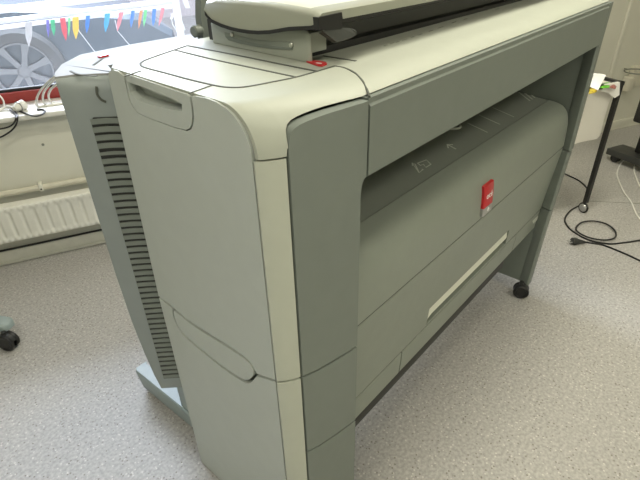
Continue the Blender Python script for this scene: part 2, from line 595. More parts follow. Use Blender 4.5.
# joints in the top cover
def on_top(lst): return [on_cap(u, v) + Vector((0, 0, 0.0003)) for u, v in lst]
bm = B()
UPV = (0, 0, 1)
ribbon(bm, smoothpath(on_top([(187.5, 45.7), (210, 50.2), (240, 56), (280, 64.2), (317, 71.5)]), 3), UPV, 0.0050)
ribbon(bm, smoothpath(on_top([(174.5, 50), (210, 58.8), (250, 67.5), (296, 77.3)]), 3), UPV, 0.0045)
ribbon(bm, smoothpath(on_top([(187.5, 45.7), (174.5, 50), (158, 55.6), (146, 60), (141, 63), (141, 65.5), (146, 68), (165, 73), (190, 79.8), (213, 85.2), (225, 87.2), (238, 87.6), (252, 86), (275, 81.6), (296, 77.3), (317, 71.5), (335, 66)]), 4), UPV, 0.0040)
ribbon(bm, on_top([(323, 56), (340, 58.6), (356, 61.2)]), UPV, 0.005)
ribbon(bm, on_top([(125, 76.5), (141, 71)]), UPV, 0.0022)
ribbon(bm, on_top([(189, 93.6), (213, 85.2)]), UPV, 0.0022)
# joint across the rolled edge between the end section and the long section
sp3 = smoothpath([on_cap(u, v) for u, v in [(335, 66), (345, 68), (355, 73), (362, 80), (366.5, 88), (369.6, 96.5)]], 4)
secs = []
for k, p in enumerate(sp3):
    f = k / (len(sp3) - 1)
    n = Vector((0, -f * 0.9, 1.0 - 0.5 * f)).normalized()
    t = (sp3[min(k + 1, len(sp3) - 1)] - sp3[max(k - 1, 0)]).normalized()
    wv = t.cross(n).normalized() * 0.0022
    secs.append([p - wv - n * 0.0015, p + wv - n * 0.0015, p + wv + n * 0.0006, p - wv + n * 0.0006])
loft(bm, secs)
obj('panel_joint', bm, M['seam'], topcov, smooth=False)
bm = B()
for u, v, l in [(384, 46, 3), (390, 44, 4), (396, 42.5, 3), (402, 40.5, 5), (411, 37.5, 3), (418, 35.3, 4), (429, 31.5, 4), (438, 28.3, 5), (452, 23, 4), (464, 19.6, 3), (486, 10.6, 5), (495, 10, 4)]:
    bm = B(); ribbon(bm, on_top([(u, v), (u + l, v - l * 0.33)]), UPV, 0.003, 0.0004)
    obj('printed_mark', bm, M['ink'], topcov, smooth=False)
bm = B()
q = on_top([(306.5, 62.6), (311, 61.4), (326, 63.4), (327, 65.2), (322, 67), (318, 66.6)])
prism(bm, [p + Vector((0, 0, 0.0025)) for p in q], (0, 0, -0.0025))
rt = obj('status_tab', bm, M['red'], topcov, smooth=False, label='small red tab on the pale top cover')
bm = B()
ribbon(bm, [p + Vector((0, 0, 0.0027)) for p in on_top([(316.5, 64.6), (321.5, 65.4)])], UPV, 0.0035, 0.0003)
obj('printed_mark', bm, M['white'], rt, smooth=False)

# --- front beam
bm = B()
prof = [(0.409, 0.979), (0.409, 1.090), (0.4125, 1.0935), (0.4125, 1.1015), (0.44, 1.1015), (0.44, 0.979), (0.437, 0.976), (0.412, 0.976)]
loft(bm, [[Vector((x, y, z + dz_)) for y, z in prof] for x, dz_ in ((0.5785, 0.0), (1.8665, 0.0080))])
obj('front_beam', bm, M['green'], P)

# --- right leg: a thin panel that narrows a little towards the floor, in three pieces
LEG = [(1.110, 1.905, 0.409), (0.98, 1.905, 0.411), (0.613, 1.901, 0.411), (0.610, 1.893, 0.411), (0.385, 1.845, 0.411), (0.05, 1.790, 0.411)]
def lx(z): return interp([(a, b) for a, b, c in LEG[::-1]], z)
def ly(z): return interp([(a, c) for a, b, c in LEG[::-1]], z)
def leg_piece(z0, z1, wd=0.036, n=5, yb=0.915):
    bm = B()
    secs = []
    for i in range(n):
        z = z0 + (z1 - z0) * i / (n - 1)
        x, y = lx(z), ly(z)
        back = yb if z > 0.4 else 0.75 + (yb - 0.75) * (z / 0.4)
        th = 0.020
        secs.append([Vector((x - 0.003, y, z)), Vector((x, y + 0.004, z)), Vector((x, back, z)), Vector((x - th, back, z)), Vector((x - th, y + 0.042, z)),
                     Vector((x - wd + 0.010, y + 0.036, z)), Vector((x - wd, y + 0.006, z)), Vector((x - wd + 0.004, y, z))])
    loft(bm, secs)
    return bm
leg = obj('side_leg', leg_piece(0.6155, 1.110), M['green'], P)
obj('side_leg', leg_piece(0.3895, 0.6105), M['green'], P)
obj('side_leg', leg_piece(0.055, 0.3845), M['green'], P)

# --- tray inside the opening
TP = Vector((1, 0.527, 0.7805)); TNv = Vector((0, -0.10, 1)).normalized()
def ontray(u, v): return hit(u, v, TP, TNv) + TNv * 0.0004
bm = B()
def ty(y): return 0.7805 + 0.10 * (y - 0.527)
loft(bm, [[Vector((x, 0.532, ty(0.532) - 0.02)), Vector((x, 0.532, ty(0.532))), Vector((x, 0.80, ty(0.80))), Vector((x, 0.80, ty(0.80) - 0.02))] for x in (0.558, 1.878)])
tray = obj('output_tray', bm, M['tray'], P, label='dark flat output tray under the front beam')
bm = B()
def tl(lst, w=0.0022):
    bm = B(); ribbon(bm, [ontray(u, v) for u, v in lst], TNv, w, 0.0003)
    return obj('printed_symbol', bm, M['mark'], tray, smooth=False)
def c48(l): return [(400 + a / 4.8, 80 + b / 4.8) for a, b in l]
tl(c48([(226, 309), (268, 332)]), 0.004)
tl(c48([(232, 327), (226, 309), (254, 311)]), 0.004)
tl(c48([(60, 412), (58, 398), (72, 404), (92, 446), (110, 430), (104, 428)]), 0.003)
tl(c48([(58, 398), (76, 424), (92, 446)]), 0.002)
tl(c48([(84, 400), (126, 384), (148, 405), (124, 420), (112, 405), (98, 411), (84, 400)]), 0.003)
tl([(467.5, 123), (487.5, 132.5)], 0.003)
tl([(479, 115), (500, 124.5)], 0.003)
tl([(492.5, 107.5), (514, 117)], 0.003)
for k in range(4):
    tl([(519 + k * 3.2, 92.5 - k * 1.3), (530 + k * 2.4, 101 - k * 1.6)], 0.005)
bm = B()
cc = ontray(453, 126.5)
tube(bm, [cc + Vector((0.026 * math.cos(a), 0.022 * math.sin(a), ty(0) * 0 + 0.10 * 0.022 * math.sin(a) + 0.002)) for a in [2 * math.pi * k / 32 for k in range(32)]], 0.0035, 8, True)
obj('finger_notch', bm, M['mark'], tray)

# --- front hood (rounded) and drawer
hood_prof = [(0.5270, 0.7790), (0.5265, 0.7845), (0.508, 0.7825), (0.490, 0.7787), (0.475, 0.773), (0.463, 0.763), (0.4535, 0.750), (0.447, 0.733), (0.443, 0.712), (0.440, 0.68), (0.438, 0.6288)]
def bodysec(x, prof, yback, k=0.0):
    s = [Vector((x, y + (yback - y) * 0 + k, z)) for y, z in prof]
    return s
bm = B()
hp = hood_prof + [(0.56, 0.6288), (0.56, 0.765)]
secs = []
for x, k in ((0.558, 0), (1.866, 0), (1.872, 0.0015), (1.876, 0.005), (1.8775, 0.011)):
    secs.append([Vector((x, y + (k if y < 0.55 else 0), z - (k * 0.6 if z > 0.70 else 0))) for y, z in hp])
loft(bm, secs)
hood = obj('roll_drawer', bm, M['green2'], P, label='rounded upper drawer front with red badge')

def front_y(z): return interp([(0.28, 0.457), (0.375, 0.4525), (0.6235, 0.4385)], z)
def slab(bm, x0, x1, z0, z1, th=0.03, b0=0.002, b1=0.002):
    secs = []
    for x in (x0, x1):
        secs.append([Vector((x, front_y(z0) + b0, z0)), Vector((x, front_y(z0 + b0), z0 + b0)), Vector((x, front_y(z1 - b1), z1 - b1)), Vector((x, front_y(z1) + b1, z1)),
                     Vector((x, front_y(z1) + th, z1)), Vector((x, front_y(z0) + th, z0))])
    loft(bm, secs)
ZB = 0.3755
e_ = 0.00001
HX0, HX1, HZ0, HZ1 = 0.940, 1.478, 0.3905, 0.4440
bm = B()
# drawer front with an open slot for the handle
def rowslab(x0, x1, z0, z1, b0=e_, b1=e_): slab(bm, x0, x1, z0, z1, 0.03, b0, b1)
rowslab(0.558, 1.866, HZ1, 0.6225, e_, 0.002)
rowslab(0.558, HX0, ZB + G, HZ1, 0.002, e_); rowslab(HX1, 1.866, ZB + G, HZ1, 0.002, e_)
rowslab(HX0, HX1, ZB + G, HZ0 - 0.006, 0.002, 0.001)
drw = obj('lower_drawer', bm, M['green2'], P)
bm = B()
yh = front_y(0.41)
secs = []
for x, zz0, zz1 in ((HX0 + 0.001, 0.405, 0.412), (HX0 + 0.022, 0.411, 0.4437), (HX1 - 0.008, 0.411, 0.4437), (HX1 - 0.003, 0.415, 0.438)):
    secs.append([Vector((x, yh + 0.001, zz0)), Vector((x, yh + 0.004, zz1)), Vector((x, yh + 0.026, zz1)), Vector((x, yh + 0.026, zz0))])
loft(bm, secs)
obj('drawer_handle', bm, M['handle'], drw, label='long pale handle bar')
bm = B(); box(bm, (HX0 - 0.01, yh + 0.027, 0.375), (HX1 + 0.01, yh + 0.033, 0.452))
obj('handle_slot', bm, M['dark'], drw, smooth=False)
for a, b in ((0.558, 0.816), (0.821, 1.582), (1.587, 1.866)):
    bm = B(); slab(bm, a, b, 0.294, ZB - G)
    kp = obj('kick_panel', bm, M['green2'], P)
lab = [ony(u, v, front_y(0.345) - 0.0006) for u, v in ((532.5, 221), (538, 215.5), (539.2, 218), (533.5, 223.5))]
bm = B(); prism(bm, lab, (0, 0.001, 0))
obj('sticker', bm, M['mark'], kp, smooth=False)
bm = B(); box(bm, (0.558, 0.4600, 0.252), (1.53, 0.49, 0.2935), 0.003)
obj('rubber_strip', bm, M['dark'], P)

bm = B()  # dark strips added inside the open drawer gaps to imitate their shade
box(bm, (0.556, 0.4405, 0.6215), (1.866, 0.458, 0.629))
obj('gap_shade', bm, M['dark'], P, smooth=False)
bm = B()
box(bm, (0.556, 0.4552, 0.36), (1.866, 0.47, 0.382))
box(bm, (0.812, 0.4578, 0.296), (0.826, 0.47, 0.36))
box(bm, (1.578, 0.4578, 0.296), (1.592, 0.47, 0.36))
obj('gap_shade', bm, M['dark'], P, smooth=False)

# badge
by = 0.4395
def bp(u, v): return ony(u, v, by)
bx0, bx1 = 1.158, 1.217
zb0, zb1, zb2 = 0.640, 0.664, 0.729
def bslab(z0, z1):
    bm = B()
    secs = []
    def hy(z): return interp([(0.6265, 0.438), (0.68, 0.440), (0.712, 0.443), (0.733, 0.447), (0.75, 0.4535)], z)
    for z in (z0, z0 + (z1 - z0) * .5, z1):
        y = hy(z)
        secs.append([Vector((bx0, y + 0.004, z)), Vector((bx0, y - 0.007, z)), Vector((bx0 + 0.003, y - 0.009, z)), Vector((bx1 - 0.003, y - 0.009, z)), Vector((bx1, y - 0.007, z)), Vector((bx1, y + 0.004, z))])
    loft(bm, secs)
    return bm
badge = obj('badge', bslab(zb1, zb2), M['red'], hood, label='red and silver badge')
obj('badge_base', bslab(zb0, zb1 - 0.0005), M['silver'], hood)


def text_mesh(name, txt, size, loc, xdir, ydir, m, parent, ext=0.0004):
    cu = bpy.data.curves.new(name, 'FONT')
    cu.body = txt; cu.size = size; cu.extrude = ext
    cu.align_x = 'CENTER'; cu.align_y = 'CENTER'
    t = bpy.data.objects.new(name, cu)
    COL.objects.link(t)
    dg = bpy.context.evaluated_depsgraph_get()
    me = bpy.data.meshes.new_from_object(t.evaluated_get(dg))
    bpy.data.objects.remove(t); bpy.data.curves.remove(cu)
    xd, yd = Vector(xdir).normalized(), Vector(ydir).normalized()
    zd = xd.cross(yd)
    mx = Matrix((xd, yd, zd)).transposed().to_4x4()
    me.transform(Matrix.Translation(Vector(loc) - WORLD[parent.name]) @ mx)
    me.materials.clear(); me.materials.append(m)
    o = bpy.data.objects.new(name, me)
    COL.objects.link(o); o.parent = parent
    WORLD[o.name] = WORLD[parent.name]
    return o
# sub-parts hang from the hood, two levels below the printer
text_mesh('badge_lettering', 'océ', 0.026, (1.188, 0.4318, 0.697), (1, 0, 0), (0, 0.09, 1), M['white'], hood)
bm = B()
cyl(bm, (1.190, 0.4297, 0.652), (0, 1, 0), 0.006, 0.001, 12)
obj('badge_dot', bm, M['white'], hood, smooth=False)

# --- rear module with ventilation grille
RMZ0, RMZ1 = 0.315, 1.108
plan = [(0.4125, 0.8415), (0.388, 0.8667), (0.3618, 0.8935), (0.3530, 0.9075), (0.3445, 0.9210), (0.360, 0.958), (0.40, 1.02), (0.47, 1.085), (0.60, 1.10), (1.70, 1.10), (1.80, 0.96), (1.80, 0.93), (0.45, 0.93), (0.425, 0.86)]
INW = [1, 1, 1, 0.5, 0.1, 0.1, 0.1, 0.1, 0.1, 0.1, 0.1, 0, 0, 0]
def rm_sec(z, inset, k=0.0):
    out = []
    for i, (x, y) in enumerate(plan):
        d = Vector((0.62, 0.78, 0)) if i < 5 else Vector((0.3, -0.9, 0))
        q = Vector((x, y, z)) + d * inset * INW[i]
        if i in (3, 4): q = q.lerp(Vector((0.3618, 0.8935, z)), k)
        if i in (5, 6): q = q + Vector((0.015, -0.01, 0)) * k
        out.append(q)
    return out
bm = B()
loft(bm, [rm_sec(RMZ0, 0.0, 0.95), rm_sec(0.36, 0.0, 0.72), rm_sec(0.44, 0, 0.40), rm_sec(0.54, 0, 0.16), rm_sec(0.68, 0, 0.03), rm_sec(1.068, 0.0), rm_sec(1.082, 0.0012), rm_sec(1.092, 0.005), rm_sec(1.100, 0.012), rm_sec(1.1045, 0.022)])
rear = obj('rear_housing', bm, M['rear'], P)
bm = B()
loft(bm, [rm_sec(1.1046, 0.022), rm_sec(1.1078, 0.024), rm_sec(1.108, 0.028)])
obj('rear_top_cover', bm, M['raretop'], P, label='glossy pale top cover of the rear housing')
# grille let into the chamfer between (0.404,0.850) and (0.3635,0.8925)
ga, gb = Vector((0.4105, 0.8435, 0)), Vector((0.3705, 0.8845, 0))
gd = (gb - ga).normalized(); gn = Vector((-gd.y, gd.x, 0))
if gn.x > 0: gn = -gn
bm = B()
gz0, gz1 = 0.352, 1.036
L = (gb - ga).length
prism(bm, [ga + gn * 0.0012 + Vector((0, 0, gz0)), gb + gn * 0.0012 + Vector((0, 0, gz0)), gb + gn * 0.0012 + Vector((0, 0, gz1 - 0.006)), gb - gd * 0.006 + gn * 0.0012 + Vector((0, 0, gz1)), ga + gn * 0.0012 + Vector((0, 0, gz1))], -gn * 0.004)
grl = obj('vent_grille', bm, M['dark'], rear, smooth=False, label='dark slotted vent')
bm = B()
ns = 44
ph = (gz1 - gz0) / ns
for k in range(ns):
    zc = gz0 + ph * (k + 0.5)
    if k == ns - 5: hh = ph * 0.2
    else: hh = ph * 0.32
    secs = []
    for i in range(5):
        f = i / 4
        p = ga + gd * L * f
        bulge = 0.0045 * math.sin(math.pi * min(1, f * 0.9 + 0.05))
        z = zc + 0.002 * math.sin(math.pi * f)
        secs.append([p + gn * 0.0014 + Vector((0, 0, z - hh)), p + gn * (0.0022 + bulge * .5) + Vector((0, 0, z - hh)), p + gn * (0.0022 + bulge * .5) + Vector((0, 0, z + hh)), p + gn * 0.0014 + Vector((0, 0, z + hh))])
    loft(bm, secs)
obj('vent_slat', bm, M['green'], rear)  # darker colour than the housing imitates the weaker daylight on this face
# flush lid pieces on the rear housing
bm = B()
va = [hit(u, v, ga + gn * 0.0008, gn) for u, v in ((96.5, 86.5), (97, 94), (101, 99.5), (106, 102))]
ribbon(bm, smoothpath(va, 4), gn, 0.004)
obj('panel_joint', bm, M['seam'], rear, smooth=False)
bm = B()
zr = RMZ1
def rt_(lst): return [onz(u, v, zr + 0.0004) for u, v in lst]
ribbon(bm, smoothpath(rt_([(70.5, 71), (76, 73.8), (87, 75.4), (97, 76)]), 4), UPV, 0.004)
obj('panel_joint', bm, M['seam'], rear, smooth=False)
bm = B()
ribbon(bm, rt_([(103.3, 57.8), (93.5, 65)]), UPV, 0.004)
obj('panel_joint', bm, M['seam'], rear, smooth=False)
bm = B()
q = rt_([(97.5, 57.4), (106, 55.2), (109, 56), (101, 58)])
prism(bm, [p + Vector((0, 0, 0.003)) for p in q], (0, 0, -0.003))
obj('status_tab', bm, M['red'], rear, smooth=False, label='small red tab on the rear housing')

# rear stabiliser foot
bm = B()
prof = [(0.440, 0.018), (0.430, 0.100), (0.434, 0.106), (0.472, 0.106), (0.480, 0.018)]
loft(bm, [[Vector((x + dx, y, z)) for x, z in prof] for y, dx in ((0.80, 0.006), (0.94, 0.004), (1.215, -0.006), (1.225, -0.001))])
foot = obj('rear_foot', bm, M['teal'], P)
for y in (0.98, 1.18):
    bm = B(); cyl(bm, (0.475, y, 0.0095), (0, 0, 1), 0.016, 0.019, 20, 0.003)
    obj('foot_glide', bm, M['black'], foot)
bm = B(); box(bm, (0.44, 0.90, 0.105), (0.47, 0.98, 0.32))
obj('rear_upright', bm, M['teal'], P, smooth=False)
bm = B(); cyl(bm, (0.4405, 0.935, 0.034), (1, 0, 0), 0.007, 0.006, 12)
obj('bolt', bm, M['dark'], foot)


def caster(parent, c, r=0.030, w=0.013, ang=0.0, hood_=True):
    ax = Vector((math.cos(ang), math.sin(ang), 0))
    fw = Vector((-ax.y, ax.x, 0))
    c = Vector(c)
    bm = B()
    cyl(bm, c + Vector((0, 0, 0.018)) + fw * 0.004, (0, 0, 1), 0.009, 0.05, 16)
    sec = []
    for s in (-0.006, 0.006):
        pts = []
        for k in range(9):
            a = math.pi * (0.05 + 0.9 * k / 8)
            pts.append(c + ax * s + fw * (r * 0.93 * math.cos(a)) + Vector((0, 0, r * 0.98 * math.sin(a))))
        sec.append(pts)
    loft(bm, sec)
    cs = obj('caster', bm, M['charcoal'], parent)
    for s in (-1, 1):
        bm = B()
        cw = c + ax * s * (0.0065 + w / 2)
        lathe(bm, cw, ax * s, [(0, -w / 2), (r - 0.002, -w / 2), (r, -w / 2 + 0.003), (r, w / 2 - 0.004), (r - 0.004, w / 2), (r * 0.72, w / 2), (r * 0.66, w / 2 - 0.003), (0, w / 2 - 0.002)], 28)
        obj('wheel', bm, M['black'], cs)
    return cs
cpos = onz(522, 299, 0)
caster(P, (1.742, 0.430, 0.031), 0.031, 0.015, math.radians(20))
caster(P, (1.76, 0.70, 0.031), 0.031, 0.015, math.radians(35))
caster(P, (0.475, 0.55, 0.031), 0.031, 0.015, math.radians(10))

# ================================================================== THE SCANNER ON TOP
S = thing('document_scanner', 'pale wide scanner with black-edged lid standing on top of the printer', 'scanner', (1.2, 0.72, 1.13))
def sz(y): return zt(y) + 0.0012
bm = B()
def sb_sec(x, k):
    a, b = 0.578 + k, 0.843 - k
    return [Vector((x, a, sz(a))), Vector((x, a, 1.166 - k)), Vector((x, a + 0.008, 1.172 - k)), Vector((x, b - 0.008, 1.172 - k)), Vector((x, b, 1.166 - k)), Vector((x, b, sz(b)))]
loft(bm, [sb_sec(0.6345, 0.006), sb_sec(0.636, 0.002), sb_sec(0.638, 0.0), sb_sec(0.641, 0.0)])
base = obj('end_housing', bm, M['sbase'], S)
bm = B()
sl0 = [onx(u, v, 0.6338) for u, v in ((224.5, 32), (225, 36.5), (228.5, 40.3), (240, 43.6), (258, 47), (280, 49.6), (293, 49.7), (293.6, 44), (290, 41.5), (270, 41.3), (250, 38.6), (236, 35))]
prism(bm, sl0, (0.002, 0, 0))
obj('end_recess', bm, M['green2'], base, smooth=False)
bm = B()
sl1 = [onx(u, v, 0.6332) for u, v in ((225, 36.5), (228.5, 40.3), (240, 43.6), (258, 47), (280, 49.6), (292.5, 50), (292.5, 48.2), (280, 47), (258, 44), (240, 40), (230, 36.5))]
prism(bm, sl1, (0.001, 0, 0))
obj('recess_lip', bm, M['green'], base, smooth=False)
for u, v in ((232, 34.5), (291, 45)):
    bm = B(); p = onx(u, v, 0.6325); cyl(bm, p, (1, 0, 0), 0.0042, 0.004, 14, 0.001)
    sc_ = obj('screw', bm, M['metal'], base)
# body along the machine
bm = B()
prof = [(0.612, 1.1265), (0.612, 1.137), (0.618, 1.140), (0.618, 1.172), (0.86, 1.172), (0.86, 1.1335)]
loft(bm, [[Vector((x, y, z)) for y, z in prof] for x in (0.642, 1.84)])
obj('scanner_body', bm, M['charcoal'], S, smooth=False)
bm = B(); box(bm, (0.642, 0.604, 1.1235), (1.84, 0.6115, 1.1365), 0.001)
obj('feed_lip', bm, M['black'], S)
bm = B(); box(bm, (0.652, 0.596, 1.132), (0.70, 0.611, 1.165), 0.001)
obj('feed_cheek', bm, M['sbase'], S, smooth=False)
# lid: profile lofted along the machine
low_ = [(0.832, 1.183), (0.826, 1.178), (0.815, 1.171), (0.788, 1.165), (0.760, 1.1615), (0.737, 1.160), (0.71, 1.1595), (0.685, 1.1605), (0.657, 1.1635), (0.632, 1.168), (0.608, 1.1725), (0.58, 1.1755), (0.558, 1.178), (0.545, 1.182)]
def lid_sec(x, up_=0.0, rim=False, front=0.0):
    lo = [(y + (front if y < 0.60 else 0), z) for y, z in low_]
    top = [(0.544 + front, 1.2025 - up_), (0.556 + front, 1.2065 - up_), (0.60, 1.2095 - up_), (0.66, 1.213 - up_), (0.72, 1.214 - up_), (0.80, 1.2135 - up_), (0.828, 1.210 - up_), (0.836, 1.200 - up_)]
    return lo, top
bm = B()
secs = []
for x, k in ((0.6195, 0.008), (0.6225, 0.004), (0.630, 0.0005), (0.650, 0.0), (1.86, 0.0)):
    lo, top = lid_sec(x, k)
    lo = [(y, z + 0.006) for y, z in lo]
    secs.append([Vector((x, y, z)) for y, z in lo + top])
loft(bm, secs)
lid = obj('lid', bm, M['lid'], S)
bm = B()
secs = []
for x in (0.6185, 1.855):
    secs.append([Vector((x, y + 0.001, z + 0.0062)) for y, z in low_] + [Vector((x, y + 0.001, z)) for y, z in low_[::-1]])
loft(bm, secs)
obj('lid_gasket', bm, M['black'], lid)
# raised pale top plate of the lid
bm = B()
secs = []
for x, k in ((0.634, 0.0), (0.640, 0.003), (0.66, 0.004), (1.84, 0.004)):
    pts = [(0.572, 1.2072), (0.60, 1.2092 + k), (0.66, 1.2127 + k), (0.72, 1.2137 + k), (0.80, 1.2132 + k), (0.824, 1.210 + k * 0.5), (0.824, 1.2), (0.572, 1.2)]
    secs.append([Vector((x, y, z)) for y, z in pts])
loft(bm, secs)
obj('lid_plate', bm, M['lidtop'], lid)
# black latch pocket and grey lever at the lid's front corner
bm = B()
pk = [ony(u, v, 0.5405) for u, v in ((318.5, 17.5), (342, 12.3), (343.5, 25.5), (341, 29), (319.5, 30.5))]
prism(bm, pk, (0, 0.012, 0))
obj('latch_pocket', bm, M['black'], lid, smooth=False)
bm = B()
a_ = [ony(u, v, 0.534) for u, v in ((336.5, 41.6), (340, 41.3), (350, 38.2), (356.3, 35), (357, 32))]
b_ = [ony(u, v, 0.542) for u, v in ((322.5, 31.0), (330, 28.6), (341, 27.6), (350, 28.0), (355, 29.5))]
lo_ = [ony(u, v, 0.544) for u, v in ((324, 33.5), (334, 40.5), (342, 40.5), (350, 37), (355, 33))]
secs = [[q, p, p + Vector((0, 0.006, -0.003)), r + Vector((0, 0.012, 0))] for p, q, r in zip(a_, b_, lo_)]
loft(bm, secs)
obj('latch_lever', bm, M['lever'], lid, smooth=False)
# rear bracket and knob
bm = B()
loft(bm, [[Vector((x0, 0.945, z)), Vector((x1, 0.945, z)), Vector((x1, 0.965, z)), Vector((x0, 0.965, z))] for z, x0, x1 in ((1.109, 0.688, 0.733), (1.12, 0.688, 0.733), (1.165, 0.690, 0.735), (1.20, 0.697, 0.736), (1.30, 0.713, 0.738), (1.36, 0.716, 0.738))])
br = obj('rear_bracket', bm, M['green'], S)
bm = B(); cyl(bm, (0.682, 0.955, 1.137), (1, 0, 0), 0.013, 0.022, 20, 0.003)
obj('bracket_knob', bm, M['green'], br)
bm = B(); box(bm, (0.739, 0.935, 1.135), (1.83, 0.962, 1.20), 0.004)
obj('rear_rail', bm, M['green'], S)
bm = B(); box(bm, (0.739, 0.853, 1.14), (1.83, 0.936, 1.165), 0.003)
obj('rear_bridge', bm, M['green'], S)

# ================================================================== THE ROOM
# floor
bm = B()
v = [bm.verts.new(p) for p in (W(-3.2, 3.9, 0), W(5.6, 3.9, 0), W(5.6, 0, 0), W(-3.2, 0, 0))]
v2 = [bm.verts.new(x.co - Vector((0, 0, 0.05))) for x in v]
bm.faces.new(v); bm.faces.new(v2[::-1])
for i in range(4): bm.faces.new((v[(i + 1) % 4], v[i], v2[i], v2[(i + 1) % 4]))
struct('floor', bm, M['floor'])
# welded sheet joint in the vinyl
bm = B()
ribbon(bm, [onz(588, 201, 0.0003), onz(640, 203.5, 0.0003), onz(700, 206, 0.0003)], UPV, 0.006, 0.0003)
struct('trim_1', bm, M['ink'])

# window wall with one wide opening
WS0, WS1, SZ, WZT = -1.4, 2.3, 0.700, 2.15
WT = -0.22
bm = B()
box(bm, (-3.2, WT - 0.1, 0), (5.6, 0, SZ - 0.012), fr=W)
box(bm, (-3.2, WT - 0.1, SZ - 0.012), (WS0, 0, 2.8), fr=W)
box(bm, (WS1, WT - 0.1, SZ - 0.012), (5.6, 0, 2.8), fr=W)
box(bm, (WS0, WT - 0.1, WZT), (WS1, 0, 2.8), fr=W)
struct('wall_back', bm, M['wall'])
bm = B(); box(bm, (-3.3, WT - 0.1, 0), (-3.2, 3.9, 2.8), fr=W)
struct('wall_left', bm, M['wall'])
bm = B(); box(bm, (5.6, WT - 0.1, 0), (5.7, 3.9, 2.8), fr=W)
struct('wall_right', bm, M['wall'])
bm = B(); box(bm, (-3.3, 3.9, 0), (5.7, 4.0, 2.8), fr=W)
struct('wall_front', bm, M['wall'])
bm = B()
box(bm, (-3.2, 0, 2.8), (5.6, 3.9, 2.86), fr=W)
struct('ceiling', bm, M['ceil'])
# sill board (deep) with rounded nose
bm = B(); box(bm, (WS0, WT + 0.03, SZ - 0.022), (WS1, 0.05, SZ), 0.006, fr=W)
struct('trim_2', bm, M['sill'], smooth=True)
# window: red frame, black gasket, pane
bm = B()
fz0, fz1 = SZ, SZ + 0.046
t0, t1 = WT - 0.05, WT + 0.03
box(bm, (WS0, t0, fz0), (WS1, t1, fz1), 0.004, fr=W)
box(bm, (WS0, t0, WZT - 0.05), (WS1, t1, WZT), 0.004, fr=W)
box(bm, (WS0, t0, fz1), (WS0 + 0.05, t1, WZT - 0.05), 0.004, fr=W)
box(bm, (WS1 - 0.05, t0, fz1), (WS1, t1, WZT - 0.05), 0.004, fr=W)
win = struct('window_1', bm, M['redframe'], smooth=True)
WORLD['window_1'] = Vector((0, 0, 0))
bm = B()
box(bm, (WS0 + 0.05, WT - 0.012, fz1), (WS1 - 0.05, WT + 0.012, fz1 + 0.012), fr=W)
box(bm, (WS0 + 0.05, WT - 0.012, WZT - 0.062), (WS1 - 0.05, WT + 0.012, WZT - 0.05), fr=W)
box(bm, (WS0 + 0.05, WT - 0.012, fz1), (WS0 + 0.062, WT + 0.012, WZT - 0.05), fr=W)
box(bm, (WS1 - 0.062, WT - 0.012, fz1), (WS1 - 0.05, WT + 0.012, WZT - 0.05), fr=W)
obj('window_gasket', bm, M['gasket'], win, smooth=False)
bm = B(); box(bm, (WS0 + 0.055, WT - 0.003, fz1 + 0.005), (WS1 - 0.055, WT + 0.003, WZT - 0.055), fr=W)
obj('window_pane', bm, M['glass'], win, smooth=False)
# baseboards
bm = B()
box(bm, (-3.2, 0, 0), (5.6, 0.016, 0.068), 0.003, fr=W)
box(bm, (-3.2, 0.0155, 0), (5.6, 0.022, 0.012), 0.002, fr=W)
struct('baseboard_back', bm, M['trim'], smooth=True)
bm = B(); box(bm, (-3.2, 0, 0.0685), (1.2, 0.012, 0.073), fr=W)
struct('trim_3', bm, M['gasket'])
# vertical cream conduit on the wall at right
s_p = 0.5 * (wst(onw(632.5, 0, 0.02))[0] + wst(onw(613.5, 72, 0.02))[0])
bm = B(); box(bm, (s_p - 0.011, 0, 0.068), (s_p + 0.011, 0.018, 2.8), 0.004, fr=W)
struct('trim_4', bm, M['trim'], smooth=True)

# ---- radiator under the window
R_ = thing('radiator', 'low white ribbed panel radiator under the window', 'radiator', W(0.0, 0.06, 0.15))
rs0, rs1 = -1.0, 0.98
rz0, rz1, rt0, rt1 = 0.150, 0.323, 0.030, 0.100
bm = B()
pitch = 0.05
nst = int((rs1 - rs0) / pitch)
secs = []
def rib(f):                     # 0..1 inside one pitch
    if f < 0.60: return 1.0
    if f < 0.72: return 1 - (f - 0.60) / 0.12
    if f < 0.88: return 0.0
    return (f - 0.88) / 0.12
for k in range(nst * 12 + 1):
    f = (k % 12) / 12
    s = rs0 + pitch * k / 12
    d = 0.006 * (1 - rib(f))
    e = 0.005 * (0.5 - 0.5 * math.cos(4 * math.pi * f))      # scalloped weld edge
    secs.append([W(s, rt1 - 0.004, rz0), W(s, rt1 + e * .6, rz0 + 0.006), W(s, rt1 + e * .6, rz0 + 0.018), W(s, rt1 - d * 0.2, rz0 + 0.024), W(s, rt1 - d, rz0 + 0.036),
                 W(s, rt1 - d, rz1 - 0.036), W(s, rt1 - d * 0.2, rz1 - 0.024), W(s, rt1 + e * .6, rz1 - 0.018), W(s, rt1 + e * .6, rz1 - 0.006), W(s, rt1 - 0.004, rz1),
                 W(s, rt1 - 0.016, rz1), W(s, rt1 - 0.016, rz0)])
loft(bm, secs)
obj('front_panel', bm, M['rad'], R_)
bm = B(); box(bm, (rs0, rt0, rz0 + 0.006), (rs1, rt0 + 0.012, rz1 - 0.004), 0.003, fr=W)
obj('rear_panel', bm, M['rad'], R_)
bm = B(); box(bm, (rs0, rt0 + 0.012, rz1 - 0.008), (rs1, rt1 - 0.016, rz1 + 0.001), 0.002, fr=W)
obj('top_grille', bm, M['rad'], R_)
for s in (rs0 - 0.005, rs1):
    bm = B(); box(bm, (s, rt0, rz0 + 0.004), (s + 0.006, rt1 - 0.004, rz1 + 0.001), 0.002, fr=W)
    obj('side_plate', bm, M['rad'], R_)
